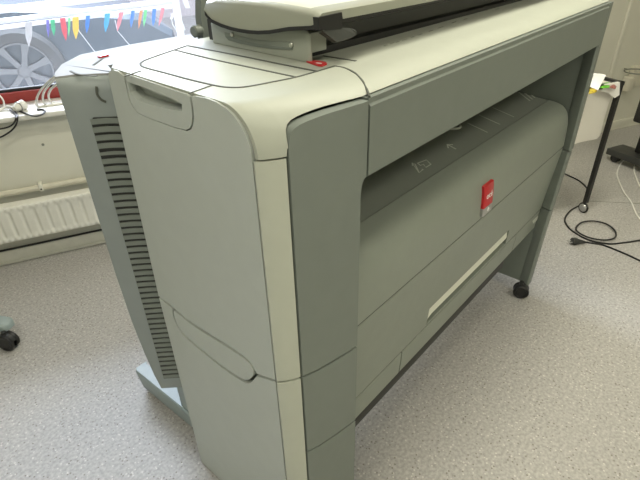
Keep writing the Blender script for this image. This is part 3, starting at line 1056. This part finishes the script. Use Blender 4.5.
for s in (-0.6, 0.7):
    bm = B(); box(bm, (s, 0.0, 0.18), (s + 0.03, rt0, 0.30), fr=W)
    obj('wall_bracket', bm, M['rad'], R_)
# heating pipe
hp_ = thing('heating_pipe', 'cream heating pipe running along the wall just above the radiator', 'pipe', W(0, 0.03, 0.355))
bm = B(); tube(bm, [W(s, 0.028, 0.362) for s in (-1.3, -0.3, 0.6, 1.4)], 0.0125, 14)
obj('pipe_run', bm, M['pipe'], hp_)
ps = wst(onw(41, 187, 0.028))[0]
for s in (ps, ps - 0.9, ps + 0.9):
    bm = B()
    box(bm, (s - 0.009, 0.0, 0.345), (s + 0.009, 0.0425, 0.381), 0.004, fr=W)
    cl_ = obj('pipe_clip', bm, M['trim'], hp_)
    bm = B(); cyl(bm, W(s, 0.043, 0.358), WN, 0.004, 0.002, 12)
    obj('clip_screw', bm, M['dark'], cl_)
# dark wall plug hole
p = onw(43, 144.5, 0.0)
bm = B(); cyl(bm, p + WN * 0.001, WN, 0.006, 0.003, 14)
tag(obj('wall_plug', bm, M['ink']), 'small dark screw plug in the wall between the sill and the radiator', 'wall plug')

# ---- things on the sill
def onsill(u, v, h=0.004): return onz(u, v, SZ + h)
def sill_cable(name, pts, r, m, label, cat='cable', group=None):
    bm = B(); tube(bm, smoothpath(pts, 8), r, 8)
    return tag(obj(name, bm, m), label, cat, group)
sp = [W(0.60, -0.02, 0.80), W(0.52, -0.03, 0.835)]
def arc_cable(us, h0=0.0045):
    out = []
    for (u, v, t) in us:
        q = onw(u, v, t)
        q.z = max(q.z, SZ + h0)
        out.append(q)
    return out
cab = [
    ('outermost and longest looped of the three white cables between the sill and the printer', [(58, 74, 0.10), (47, 83, 0.04), (39, 93, -0.01), (36.2, 102, -0.04), (39, 109, -0.05), (46, 112, -0.05), (58, 112, -0.05), (70, 111, -0.05)]),
    ('middle one of the three white looped cables between the sill and the printer', [(59, 77, 0.10), (51, 83, 0.05), (44, 92, -0.01), (43, 100, -0.04), (47, 106, -0.06), (56, 108.5, -0.06), (70, 108, -0.06)]),
    ('innermost and shortest of the three white looped cables by the printer', [(60, 82, 0.10), (52, 88, 0.04), (48.5, 95, -0.02), (51, 102, -0.06), (59, 104.5, -0.07), (70, 104, -0.07)]),
]
for lb, pts in cab:
    sill_cable('white_cable', arc_cable(pts), 0.0046, M['wcable'], lb, group='white cables looping down behind the printer')
sill_cable('white_cable', arc_cable([(-8, 88, -0.16), (1, 97, -0.14), (4, 103, -0.12), (3, 109, -0.08), (-6, 114, -0.05)]), 0.0036, M['wcable'], 'thin white cable curling on the sill at the far left edge')
sill_cable('black_cable', [onsill(u, v) for u, v in ((-6, 110), (3, 107.5), (12, 107.5), (22, 112), (33, 116), (41, 115), (45, 111.5), (42, 109.5), (37, 110))], 0.0036, M['bcable'], 'black cable lying along the sill with its looped end by the white cables')
hang = [onsill(12, 108.5), onsill(16, 112.5), onsill(17.5, 117.5)]
hang += [onw(16.5, 124, 0.062), onw(12, 130, 0.064), onw(4, 135.5, 0.064), onw(-6, 140, 0.064)]
sill_cable('black_cable', hang, 0.0036, M['bcable'], 'black cable hanging lowest over the sill edge at left')
hang = [onsill(10, 110, .008), onsill(15, 114, .006), onsill(16, 118.5, .005)]
hang += [onw(13, 124, 0.06), onw(7, 127.5, 0.06), onw(-6, 130, 0.06)]
sill_cable('black_cable', hang, 0.0033, M['bcable'], 'upper one of the two black cables drooping over the sill edge')
# white plug adapter
ad = thing('plug_adapter', 'white plug adapter with grey ring lying on the sill', 'plug', onsill(20, 109, 0.0))
A0 = onsill(14, 109, 0.018); A1 = onsill(25, 104, 0.022)
ax = (A1 - A0).normalized()
bm = B()
lathe(bm, A0, ax, [(0, 0), (0.010, 0), (0.016, 0.012), (0.021, 0.03), (0.0225, 0.052), (0.019, 0.052), (0.017, 0.036), (0, 0.036)], 22)
sh = obj('socket_shell', bm, M['sill'], ad)
bm = B(); tube(bm, [A0 + ax * 0.024 + (Vector((0, 0, 1)) * math.cos(a) + ax.cross(Vector((0, 0, 1))) * math.sin(a)) * 0.0205 for a in [2 * math.pi * k / 20 for k in range(20)]], 0.0028, 6, True)
obj('grip_ring', bm, M['silver'], ad)
bm = B(); tube(bm, smoothpath([A0 + ax * 0.003, onsill(8, 106.5, 0.014), onsill(0, 109.5, 0.007), onsill(-8, 112, 0.006)], 6), 0.005, 8)
obj('lead', bm, M['wcable'], ad)

# ---- teal stand at the left edge, only its foot end and caster in view
ST = thing('rolling_stand', 'pale teal rolling stand foot with black twin-wheel caster at the left edge', 'stand', onz(-6, 344, 0))
fa = onz(9, 322, 0.10); fb = onz(-140, 300, 0.10)
dr = (fb - fa); dr.z = 0; dr.normalize(); sd = Vector((-dr.y, dr.x, 0))
bm = B()
def foot_sec(d, w, z0, z1): 
    c = fa + dr * d; c.z = 0
    return [c - sd * w + Vector((0, 0, z0)), c - sd * w + Vector((0, 0, z1 - .008)), c - sd * (w - .008) + Vector((0, 0, z1)), c + sd * (w - .008) + Vector((0, 0, z1)), c + sd * w + Vector((0, 0, z1 - .008)), c + sd * w + Vector((0, 0, z0))]
loft(bm, [foot_sec(-0.004, 0.012, 0.075, 0.094), foot_sec(0.004, 0.022, 0.07, 0.10), foot_sec(0.018, 0.029, 0.07, 0.104), foot_sec(0.6, 0.032, 0.07, 0.106)])
obj('stand_foot', bm, M['teal'], ST)
bm = B()
cpt = fa + dr * 0.45
box(bm, (cpt.x - 0.03, cpt.y - 0.03, 0.106), (cpt.x + 0.03, cpt.y + 0.03, 0.55), 0.006)
obj('stand_post', bm, M['teal'], ST)
wc = onz(9, 340, 0.036)
caster(ST, (wc.x - 0.004, wc.y, 0.036), 0.036, 0.016, math.radians(28))
cq = fa + dr * 0.56
caster(ST, (cq.x, cq.y, 0.036), 0.036, 0.016, math.radians(60))

# ---- waste bag stand behind the printer's right leg
tP = 0.858
PS = wst(onz(583, 212, 0))[0]
TOPZ = 0.690
BSx, BTy = 0.62, 0.22        # size along the wall / towards the wall
def K(s, t, z): return W(PS + 0.06 - s, tP - t, z)
WSn = thing('waste_bag_stand', 'black steel waste bag stand behind the right leg of the printer', 'stand', K(0.2, 0.08, 0))
bm = B()
ptop = onw(621.0, 82.6, tP); s_top = wst(ptop)[0]
TOPZ = ptop.z
rr = 0.012
def KT(s, t, z): return W(s_top - s, tP - t, z)
# top frame of square tube
for (a, b) in (((0, 0), (BSx, 0)), ((0, 0), (0, BTy)), ((BSx, 0), (BSx, BTy)), ((0, BTy), (BSx, BTy))):
    box(bm, (min(a[0], b[0]) - rr, min(a[1], b[1]) - rr, TOPZ - 0.012), (max(a[0], b[0]) + rr, max(a[1], b[1]) + rr, TOPZ + 0.006), 0.002, fr=KT)
obj('top_frame', bm, M['paint_black'], WSn, smooth=False)
bot = onz(583.5, 209, 0.02)
def legpt(s, t):
    top = KT(s, t, TOPZ - 0.012)
    low_p = Vector((bot.x, bot.y, 0.062)) + (KT(s, t, 0) - KT(0, 0, 0)) * (1.0)
    return top, low_p
wheel_pts = []
for s, t in ((0, 0), (BSx, 0)):
    a, b = legpt(s, t)
    bm = B()
    d1 = WD * 0.010; d2 = WN * 0.010
    loft(bm, [[q + d1 + d2, q + d1 - d2, q - d1 - d2, q - d1 + d2] for q in (b, a)])
    lg = obj('leg', bm, M['paint_black'], WSn, smooth=False)
    bm = B()
    wc0 = Vector((b.x, b.y, 0.030)) - WD * 0.004
    lathe(bm, wc0, WD, [(0.0, -0.013), (0.018, -0.011), (0.022, -0.006), (0.022, 0.006), (0.018, 0.011), (0, 0.013)], 24)
    gw = obj('glide_wheel', bm, M['silver'], lg)
    bm = B(); tube(bm, [wc0 + (WN * math.cos(q_) + Vector((0, 0, 1)) * math.sin(q_)) * 0.0245 for q_ in [2 * math.pi * k / 28 for k in range(28)]], 0.0055, 8, True)
    obj('wheel_tyre', bm, M['black'], lg)
    bm = B(); cyl(bm, Vector((b.x, b.y, 0.058)), (0, 0, 1), 0.006, 0.03, 10)
    obj('wheel_stem', bm, M['paint_black'], lg)
# bag hanging in the frame
bm = B()
bzb = wst(onw(600, 140, tP))[2]
secs = []
nb = 40
for z, k in ((TOPZ - 0.006, 1.0), (TOPZ - 0.03, 0.985), (TOPZ - 0.1, 0.975), (TOPZ - 0.18, 0.97), (bzb + 0.02, 0.965), (bzb, 0.93)):
    ring = []
    for i in range(nb):
        f = i / nb * 4
        e, ff = int(f), f - int(f)
        cs_ = [(0.012, 0.012), (BSx - 0.012, 0.012), (BSx - 0.012, BTy - 0.012), (0.012, BTy - 0.012)]
        a, b = cs_[e], cs_[(e + 1) % 4]
        s = a[0] + (b[0] - a[0]) * ff; t = a[1] + (b[1] - a[1]) * ff
        w = 0.004 * math.sin(i * 2.3 + z * 25) * (0.0 if z > TOPZ - 0.01 else 1)
        zz = (TOPZ - z) / (TOPZ - 0.045)
        drift = legpt(0, 0)[1] - legpt(0, 0)[0]; drift.z = 0
        p = KT(BSx / 2 + (s - BSx / 2) * k, BTy / 2 + (t - BTy / 2) * k + w, z) + drift * zz
        ring.append(p)
    secs.append(ring)
loft(bm, secs, caps=False)
bm.faces.new([v for v in bm.verts][-nb:][::-1])
tag(obj('waste_bag', bm, M['bag'], recalc=True), 'pale grey waste bag hanging in the black stand', 'bag')


def sheet(name, pxs, z, m, label, cat, bulge=0.012, group=None, nu=8, nv=6):
    """A crumpled sheet or wrapper spanned between four surveyed corners, with thickness."""
    c = [onz(u, v, z + dz) for u, v, dz in pxs]
    bm = B()
    grid = []
    th = 0.0012
    for i in range(nu + 1):
        row = []
        for j in range(nv + 1):
            a, b = i / nu, j / nv
            p = (c[0] * (1 - a) + c[1] * a) * (1 - b) + (c[3] * (1 - a) + c[2] * a) * b
            n = noise.noise(p * 22) * bulge + math.sin(a * math.pi) * math.sin(b * math.pi) * bulge
            row.append(p + Vector((0, 0, n)))
        grid.append(row)
    va = [[bm.verts.new(p) for p in r] for r in grid]
    vb = [[bm.verts.new(p - Vector((0, 0, th))) for p in r] for r in grid]
    for i in range(nu):
        for j in range(nv):
            bm.faces.new((va[i][j], va[i + 1][j], va[i + 1][j + 1], va[i][j + 1]))
            bm.faces.new((vb[i][j], vb[i][j + 1], vb[i + 1][j + 1], vb[i + 1][j]))
    for i in range(nu):
        bm.faces.new((va[i][0], vb[i][0], vb[i + 1][0], va[i + 1][0]))
        bm.faces.new((va[i][nv], va[i + 1][nv], vb[i + 1][nv], vb[i][nv]))
    for j in range(nv):
        bm.faces.new((va[0][j], va[0][j + 1], vb[0][j + 1], vb[0][j]))
        bm.faces.new((va[nu][j], vb[nu][j], vb[nu][j + 1], va[nu][j + 1]))
    return tag(obj(name, bm, m), label, cat, group)


sheet('paper_sheet', [(591, 72, 0.03), (606, 75, 0.035), (598.5, 89.5, 0.005), (590, 87, 0.005)], TOPZ + 0.004, M['paper'], 'folded white paper sheet sticking up at the left of the waste bag', 'paper', 0.006)
sheet('food_wrapper', [(601, 83, 0.004), (611, 82.8, 0.004), (609, 88.5, 0.0), (598, 89, 0.0)], TOPZ - 0.002, M['leafgreen'], 'crumpled bright green wrapper in the waste bag', 'wrapper', 0.012)
sheet('food_wrapper', [(590, 86.5, 0.0), (598, 88, 0.004), (597, 91, 0.0), (589, 94, 0.0)], TOPZ + 0.0, M['yellow'], 'yellow wrapper in the waste bag beside the printer leg', 'wrapper', 0.006)
sheet('food_wrapper', [(611, 84.5, 0.0), (617, 85, 0.0), (615.5, 89, 0.0), (609, 88, 0.0)], TOPZ - 0.004, M['brown'], 'dark red wrapper at the right of the green one in the waste bag', 'wrapper', 0.008)
sheet('food_wrapper', [(604, 81.5, 0.0), (615, 83.5, 0.0), (614, 86, 0.0), (603, 85, 0.0)], TOPZ - 0.022, M['tan'], 'tan wrapper at the back of the waste bag', 'wrapper', 0.003)
# white flap hanging over the front edge of the frame
bm = B()
top_ = [(602, 87.5), (606, 87), (611, 86), (616, 85)]
low__ = [(601, 91), (608, 92.5), (614.8, 98), (619.5, 95)]
secs = []
for (u, v), (u2, v2) in zip(top_, low__):
    b = onw(u2, v2, tP + 0.018)
    sa = wst(onw(u, v, tP))[0]
    a = W(sa, tP + 0.003, TOPZ + 0.0085); mid = W(sa, tP + 0.0155, TOPZ + 0.0085)
    o_ = Vector((0, 0, -0.0012)) - WN * 0.001
    secs.append([a, mid, b, b + o_, mid + o_, a + o_])
loft(bm, secs)
tag(obj('paper_sheet', bm, M['paper']), 'white paper flap curling over the front rim of the waste bag', 'paper')

# ---- black power cord with plug, on the floor behind the printer
def c4(l, z=0.0045): return [onz(560 + a / 3.69, 140 + b / 3.69, z) for a, b in l]
bm = B()
tube(bm, smoothpath(c4([(0, 118), (25, 128), (70, 150), (100, 178), (107, 202), (84, 234), (42, 258), (18, 290), (30, 320), (60, 345), (110, 370), (180, 383), (240, 378), (295, 370), (340, 362)]), 8), 0.0042, 8)
tag(obj('black_cable', bm, M['bcable']), 'long black cord bending round the stand leg and off to the right along the floor', 'cord')
PC = thing('plug_cable', 'black power cord with a plug and a round loop lying on the floor', 'cord', onz(578, 241, 0))
bm = B()
zz = [0.0045] * 30
pl = [(88, 376), (130, 382), (160, 388), (230, 415), (295, 445), (350, 468)]
tube(bm, smoothpath(c4(pl), 8), 0.0042, 8)
lp = c4([(62, 335), (62, 318), (84, 303), (125, 299), (172, 310), (203, 335), (204, 358), (180, 368), (140, 367), (96, 356)], 0.0125)
tube(bm, smoothpath(lp, 6, True), 0.0042, 8, True)
obj('cord', bm, M['bcable'], PC)
bm = B()
a = onz(560 + 44 / 3.69, 140 + 372 / 3.69, 0.02); b = onz(560 + 92 / 3.69, 140 + 377 / 3.69, 0.008)
tube(bm, [a, a * .75 + b * .25, a * .5 + b * .5, b], [0.016, 0.019, 0.013, 0.006], 12)
pg = obj('plug', bm, M['charcoal'], PC)
for k in (-1, 1):
    bm = B()
    d = (a - b).normalized(); e = Vector((-d.y, d.x, 0)) * 0.008 * k
    tube(bm, [a + e + Vector((0, 0, -0.004)), a + e + d * 0.018 + Vector((0, 0, -0.008))], 0.0023, 8)
    obj('plug_pin', bm, M['silver'], pg)
bm = B()
tube(bm, smoothpath([onz(640, 150, 0.10), onz(632, 155, 0.06), onz(622, 162, 0.012)] + c4([(212, 115), (213, 140), (235, 190), (262, 228), (280, 270), (297, 292), (330, 320)]), 8), 0.0042, 8)
tag(obj('white_cable', bm, M['wcable']), 'white cord arching down to the floor on the left side', 'cord')
bm = B()
tube(bm, smoothpath([onz(642, 149, 0.10), onz(636.5, 156, 0.05)] + c4([(274, 110), (282, 142), (300, 178), (330, 210)]), 8), 0.004, 8)
tag(obj('white_cable', bm, M['wcable']), 'white cord dropping down nearest the black stand at the right edge', 'cord')

# ---- black stand at the right edge
BS = thing('equipment_stand', 'black rolling equipment stand at the right edge', 'stand', onz(650, 150, 0))
a0 = onz(607.5, 148, 0.085); a1 = onz(623, 144, 0.085); a2 = onz(660, 156, 0.085); a3 = onz(660, 167, 0.085)
bm = B()
prism(bm, [a0, a1, a2, a3], (0, 0, -0.04), 0.004)
bsb = obj('stand_base', bm, M['charcoal'], BS)
cp = onz(615.5, 163, 0.0)
caster(BS, (cp.x + 0.02, cp.y + 0.01, 0.028), 0.028, 0.014, math.radians(-20))
cp = onz(668, 170, 0.0)
caster(BS, (cp.x, cp.y, 0.028), 0.028, 0.014, math.radians(20))
cl0 = onz(651, 152, 0.085)
bm = B()
s0, t0_, _ = wst(cl0)
box(bm, (s0 - 0.095, t0_ - 0.05, 0.085), (s0 + 0.08, t0_ + 0.05, 0.45), 0.008, fr=W)
obj('stand_column', bm, M['paint_black'], BS)

bm = B()
box(bm, (s0 - 0.20, t0_ - 0.06, 0.30), (s0 + 0.10, t0_ + 0.08, 0.47), 0.012, fr=W)
obj('stand_box', bm, M['paint_black'], BS)

# ---- white holder with wire ring on the wall at the right edge
HB = thing('wall_holder', 'off-white wall holder with a wire ring at the upper right edge', 'holder', onw(632, 84, 0.0))
q0 = wst(onw(626.5, 92, 0.06)); q1 = wst(onw(636.5, 77, 0.06))
sA, sB = sorted((q0[0], q1[0])); zA, zB = sorted((q0[2], q1[2]))
bm = B()
box(bm, (sA, 0.0, zA), (sB, 0.06, zB), 0.008, fr=W)
box(bm, (sA + 0.05, 0.0, zA + 0.02), (sB + 0.12, 0.035, zB + 0.07), 0.006, fr=W)
obj('holder_body', bm, M['switch'], HB)
bm = B()
rc = wst(onw(637, 71.5, 0.10))
tube(bm, [W(rc[0] + 0.085 * math.cos(a), 0.10 + 0.075 * math.sin(a), rc[2]) for a in [2 * math.pi * k / 32 for k in range(32)]], 0.0045, 8, True)
tube(bm, [W(rc[0], 0.0, rc[2]), W(rc[0], 0.026, rc[2])], 0.0045, 8)
obj('wire_ring', bm, M['ink'], HB)

# ================================================================== OUTSIDE THE WINDOW
bm = B(); box(bm, (-6, -9, -0.06), (9, WT - 0.12, 0.0), fr=W)
struct('ground_outside', bm, M['pave'])
bm = B(); box(bm, (-6, -9.2, 0), (9, -9, 3.4), fr=W)
struct('wall_outside', bm, M['render'])
# parked car, side on
CT = -2.55
CR = thing('car', 'dark blue-grey car parked outside behind the window glass', 'car', W(0.2, CT - 0.8, 0))
wc_ = wst(onw(25, 70, CT)); wr = 0.335
car_prof = [(-1.35, 0.30), (-1.30, 0.62), (-1.05, 0.78), (-0.2, 0.90), (0.55, 0.96), (1.05, 1.34), (2.2, 1.38), (2.9, 0.98), (3.15, 0.90), (3.2, 0.34), (2.7, 0.25), (0.75, 0.24), (-0.7, 0.25)]
car_prof = [(-a, b) for a, b in car_prof][::-1]
bm = B()
secs = []
for t, k in ((CT + 0.0, 0.05), (CT - 0.06, 0.0), (CT - 1.5, 0.0), (CT - 1.6, 0.06)):
    secs.append([W(wc_[0] + s * (1 - 0.02 * (k > 0)), t - (0.20 * max(0, z - 0.95) / 0.4 if t > CT - 1 else -0.2 * max(0, z - 0.95) / 0.4), z - (k if z > 0.4 else -k)) for s, z in car_prof])
loft(bm, secs)
obj('car_body', bm, M['car'], CR)
for ds in (0.0, -2.35):
    bm = B()
    c = W(wc_[0] + ds, CT + 0.035, wr)
    c.z = wc_[2] if ds == 0 else wc_[2]
    lathe(bm, c, WN, [(0.22, -0.09), (wr - 0.02, -0.09), (wr, -0.06), (wr, 0.02), (wr - 0.03, 0.045), (0.235, 0.04), (0.22, 0.0), (0.22, -0.09)], 40)
    wh = obj('wheel', bm, M['tyre'], CR)
    bm = B()
    lathe(bm, c, WN, [(0, -0.03), (0.222, -0.03), (0.222, 0.03), (0.215, 0.03), (0.21, -0.02), (0, -0.02)], 40)
    obj('wheel_well', bm, M['car'], wh)
    bm = B()
    cyl(bm, c + WN * 0.015, WN, 0.06, 0.05, 20, 0.008)
    for k in range(7):
        a = 2 * math.pi * k / 7 + 0.35
        d = WD * math.cos(a) + Vector((0, 0, 1)) * math.sin(a)
        e = WD * -math.sin(a) + Vector((0, 0, 1)) * math.cos(a)
        loft(bm, [[c + d * r_ + e * w_ + WN * 0.012, c + d * r_ - e * w_ + WN * 0.012, c + d * r_ - e * w_ + WN * (0.04), c + d * r_ + e * w_ + WN * 0.04] for r_, w_ in ((0.04, 0.022), (0.13, 0.020), (0.222, 0.032))])
    tube(bm, [c + WN * 0.03 + (WD * math.cos(a) + Vector((0, 0, 1)) * math.sin(a)) * 0.222 for a in [2 * math.pi * k / 40 for k in range(40)]], 0.010, 8, True)
    obj('alloy_rim', bm, M['alloy'], wh)

# white railing with pennants in front of the car
RT = -0.95
RL = thing('railing', 'white railing outside the window carrying coloured pennants', 'railing', W(0.5, RT, 0))
def rp(u, v, t=RT): return wst(onw(u, v, t))
ra = rp(0, 27.5); rb = rp(178, 5.5)
zr0 = 0.5 * (ra[2] + rb[2])
rs_a, rs_b = ra[0] - 1.2, rb[0]
def sloped(s): return ra[2] + (rb[2] - ra[2]) * (s - ra[0]) / (rb[0] - ra[0])
for dz, r0, off in ((0.0, 0.012, 0.0), (0.028, 0.014, 0.02), (0.085, 0.018, 0.0)):
    bm = B()
    tube(bm, [W(s, RT - off, sloped(s) + dz) for s in (rs_a, ra[0], 0.5 * (ra[0] + rb[0]), rs_b)], r0, 12)
    obj('rail', bm, M['rail'], RL)
for s in (rs_a + 0.02, rs_b - 0.01):
    bm = B(); box(bm, (s - 0.02, RT - 0.03, 0), (s + 0.02, RT + 0.012, sloped(s) + 0.12), 0.004, fr=W)
    obj('post', bm, M['rail'], RL)
for (u0, v0), (u1, v1) in (((79, 31), (98, 56)), ((117.5, 31), (138, 55)), ((172.5, 24), (180, 36))):
    bm = B(); p0 = onw(u0, v0, RT); p1 = onw(u1, v1, RT - 0.06)
    d = (p1 - p0)
    tube(bm, [p0 + Vector((0, 0, 0.06)), p0, p1, p0 + d * 2.2], 0.002, 8)
    obj('brace_wire', bm, M['rail'], RL)
for (u0, v0, u1, v1, w) in ((174, 13, 171.5, 19, 0.018), (178.5, 15, 184, 30, 0.02), (185, 0, 188, 8, 0.03)):
    bm = B(); p0 = onw(u0, v0, RT); p1 = onw(u1, v1, RT)
    e = WD * w / 2
    loft(bm, [[q - e, q + e, q + e - WN * 0.004, q - e - WN * 0.004] for q in (p0, p1)])
    obj('rail_tag', bm, M['rail'], RL, smooth=False)


def cloth(col, name):
    return mat(name, col, 0.6, var=0.12, scale=30)
PC_ = {
    'grey': cloth((0.55, 0.55, 0.58), 'grey_cloth'), 'violet': cloth((0.16, 0.14, 0.55), 'violet_cloth'), 'green': cloth((0.02, 0.48, 0.22), 'green_cloth'),
    'crimson': cloth((0.72, 0.06, 0.10), 'crimson_cloth'), 'yellow': cloth((0.90, 0.58, 0.06), 'yellow_cloth'), 'blue': cloth((0.03, 0.22, 0.80), 'blue_cloth'),
    'cyan': cloth((0.04, 0.42, 0.80), 'cyan_cloth'), 'pink': cloth((0.82, 0.25, 0.30), 'pink_cloth'), 'lime': cloth((0.15, 0.70, 0.25), 'lime_cloth'), 'orange': cloth((0.85, 0.30, 0.12), 'orange_cloth'),
}
pen = [  # top u, v, tip u, v, width px, colour, label
    (28.5, 24, 29, 45, 8, 'grey', 'grey pennant hanging furthest left on the white railing outside'),
    (47.5, 22, 48.5, 36, 3.5, 'violet', 'violet pennant just left of the green one on the railing'),
    (52.5, 21.5, 54, 34.5, 5, 'green', 'emerald green pennant left of the crimson one on the railing'),
    (62.5, 20, 66, 39.5, 6.5, 'crimson', 'large crimson pennant left of the yellow one on the railing'),
    (69.3, 20, 68.8, 35, 2.5, 'lime', 'thin lime green pennant between crimson and yellow ones on the railing'),
    (75.5, 19, 76, 38, 7.5, 'yellow', 'large yellow pennant hanging on the white railing outside'),
    (88, 17.5, 86.7, 32, 5, 'blue', 'blue pennant right of the large yellow one on the railing'),
    (107.5, 15.5, 105.5, 31, 6.5, 'cyan', 'light blue pennant, widest of the blue ones on the railing'),
    (121.5, 14, 117.3, 30, 5.5, 'pink', 'pink red pennant right of the wide light blue one'),
    (133, 12.5, 131, 26.5, 4.5, 'blue', 'blue pennant left of the orange and green pair on the railing'),
    (141.5, 12.5, 138.5, 27.5, 4, 'orange', 'orange pennant next to the bright green one near the railing end'),
    (145.5, 12, 144, 25.5, 4, 'lime', 'bright green pennant between orange and dark blue ones near the railing end'),
    (154.5, 11, 153, 24.5, 5, 'blue', 'dark blue pennant second from the right end of the railing'),
    (163, 10, 159, 25, 4.5, 'pink', 'pink pennant hanging at the right end of the row'),
]
for u, v, u2, v2, w, cn, lb in pen:
    p0 = onw(u, v - 2.0, RT + 0.016); p1 = onw(u2, v2 + 1, RT + 0.018)
    d = p1 - p0
    hw = w * 0.0042 * 0.5 * 1.05
    bm = B()
    secs = []
    for k in range(9):
        f = k / 8
        ww = hw * (1.0 if f < 0.5 else max(0.12, 1 - ((f - 0.5) / 0.5) ** 1.6))
        sway = WN * 0.006 * math.sin(f * 5 + u)
        q = p0 + d * f + sway
        secs.append([q - WD * ww, q + WN * 0.003, q + WD * ww, q - WN * 0.0015])
    loft(bm, secs)
    tag(obj('pennant', bm, PC_[cn]), lb, 'pennant', 'coloured pennants on the railing')

# ================================================================== LIGHT
w = bpy.data.worlds.new('sky'); SC.world = w
w.use_nodes = True
bg = w.node_tree.nodes['Background']
bg.inputs['Color'].default_value = (0.84, 0.92, 1.0, 1)
bg.inputs['Strength'].default_value = 1.5


def ceiling_lamp(s, t, power, label, rotw=0.0):
    c = W(s, t, 2.76)
    L_ = thing('ceiling_lamp', label, 'lamp', c, 'ceiling lamps')
    bm = B(); box(bm, (s - 0.62, t - 0.15, 2.735), (s + 0.62, t + 0.15, 2.80), 0.006, fr=W)
    obj('lamp_housing', bm, M['rail'], L_)
    bm = B(); box(bm, (s - 0.59, t - 0.12, 2.728), (s + 0.59, t + 0.12, 2.735), fr=W)
    obj('lamp_diffuser', bm, M['lamp'], L_, smooth=False)
    ld = bpy.data.lights.new('ceiling_tube', 'AREA')
    ld.shape = 'RECTANGLE'; ld.size = 1.18; ld.size_y = 0.24
    ld.energy = power; ld.color = (1.0, 0.96, 0.80)
    lo = bpy.data.objects.new('ceiling_tube', ld)
    COL.objects.link(lo)
    lo.location = W(s, t, 2.72); lo.rotation_euler = (0, 0, TH)


dl = bpy.data.lights.new('window_daylight', 'AREA')
dl.shape = 'RECTANGLE'; dl.size = 4.0; dl.size_y = 2.0
dl.energy = 720; dl.color = (0.84, 0.89, 1.0)
do = bpy.data.objects.new('window_daylight', dl); COL.objects.link(do)
do.location = W(-0.2, WT - 2.4, 3.3)
dv = (WN * 1.0 + Vector((0, 0, -0.85))).normalized()
do.rotation_euler = dv.to_track_quat('-Z', 'Z').to_euler()
M['lamp'] = mat('lamp_diffuser', (0.9, 0.88, 0.8), 0.5, emit=((1.0, 0.95, 0.78), 6.0))
ceiling_lamp(1.9, 1.15, 36, 'long white ceiling lamp over the right end of the printer')
ceiling_lamp(2.4, 3.1, 28, 'long white ceiling lamp in front of the printer')
ceiling_lamp(0.0, 2.6, 20, 'long white ceiling lamp over the camera end of the room')

SC.view_settings.view_transform = 'Standard'
SC.view_settings.look = 'None'
SC.view_settings.gamma = 1.0
SC.view_settings.use_curve_mapping = False
SC.view_settings.exposure = 0.0
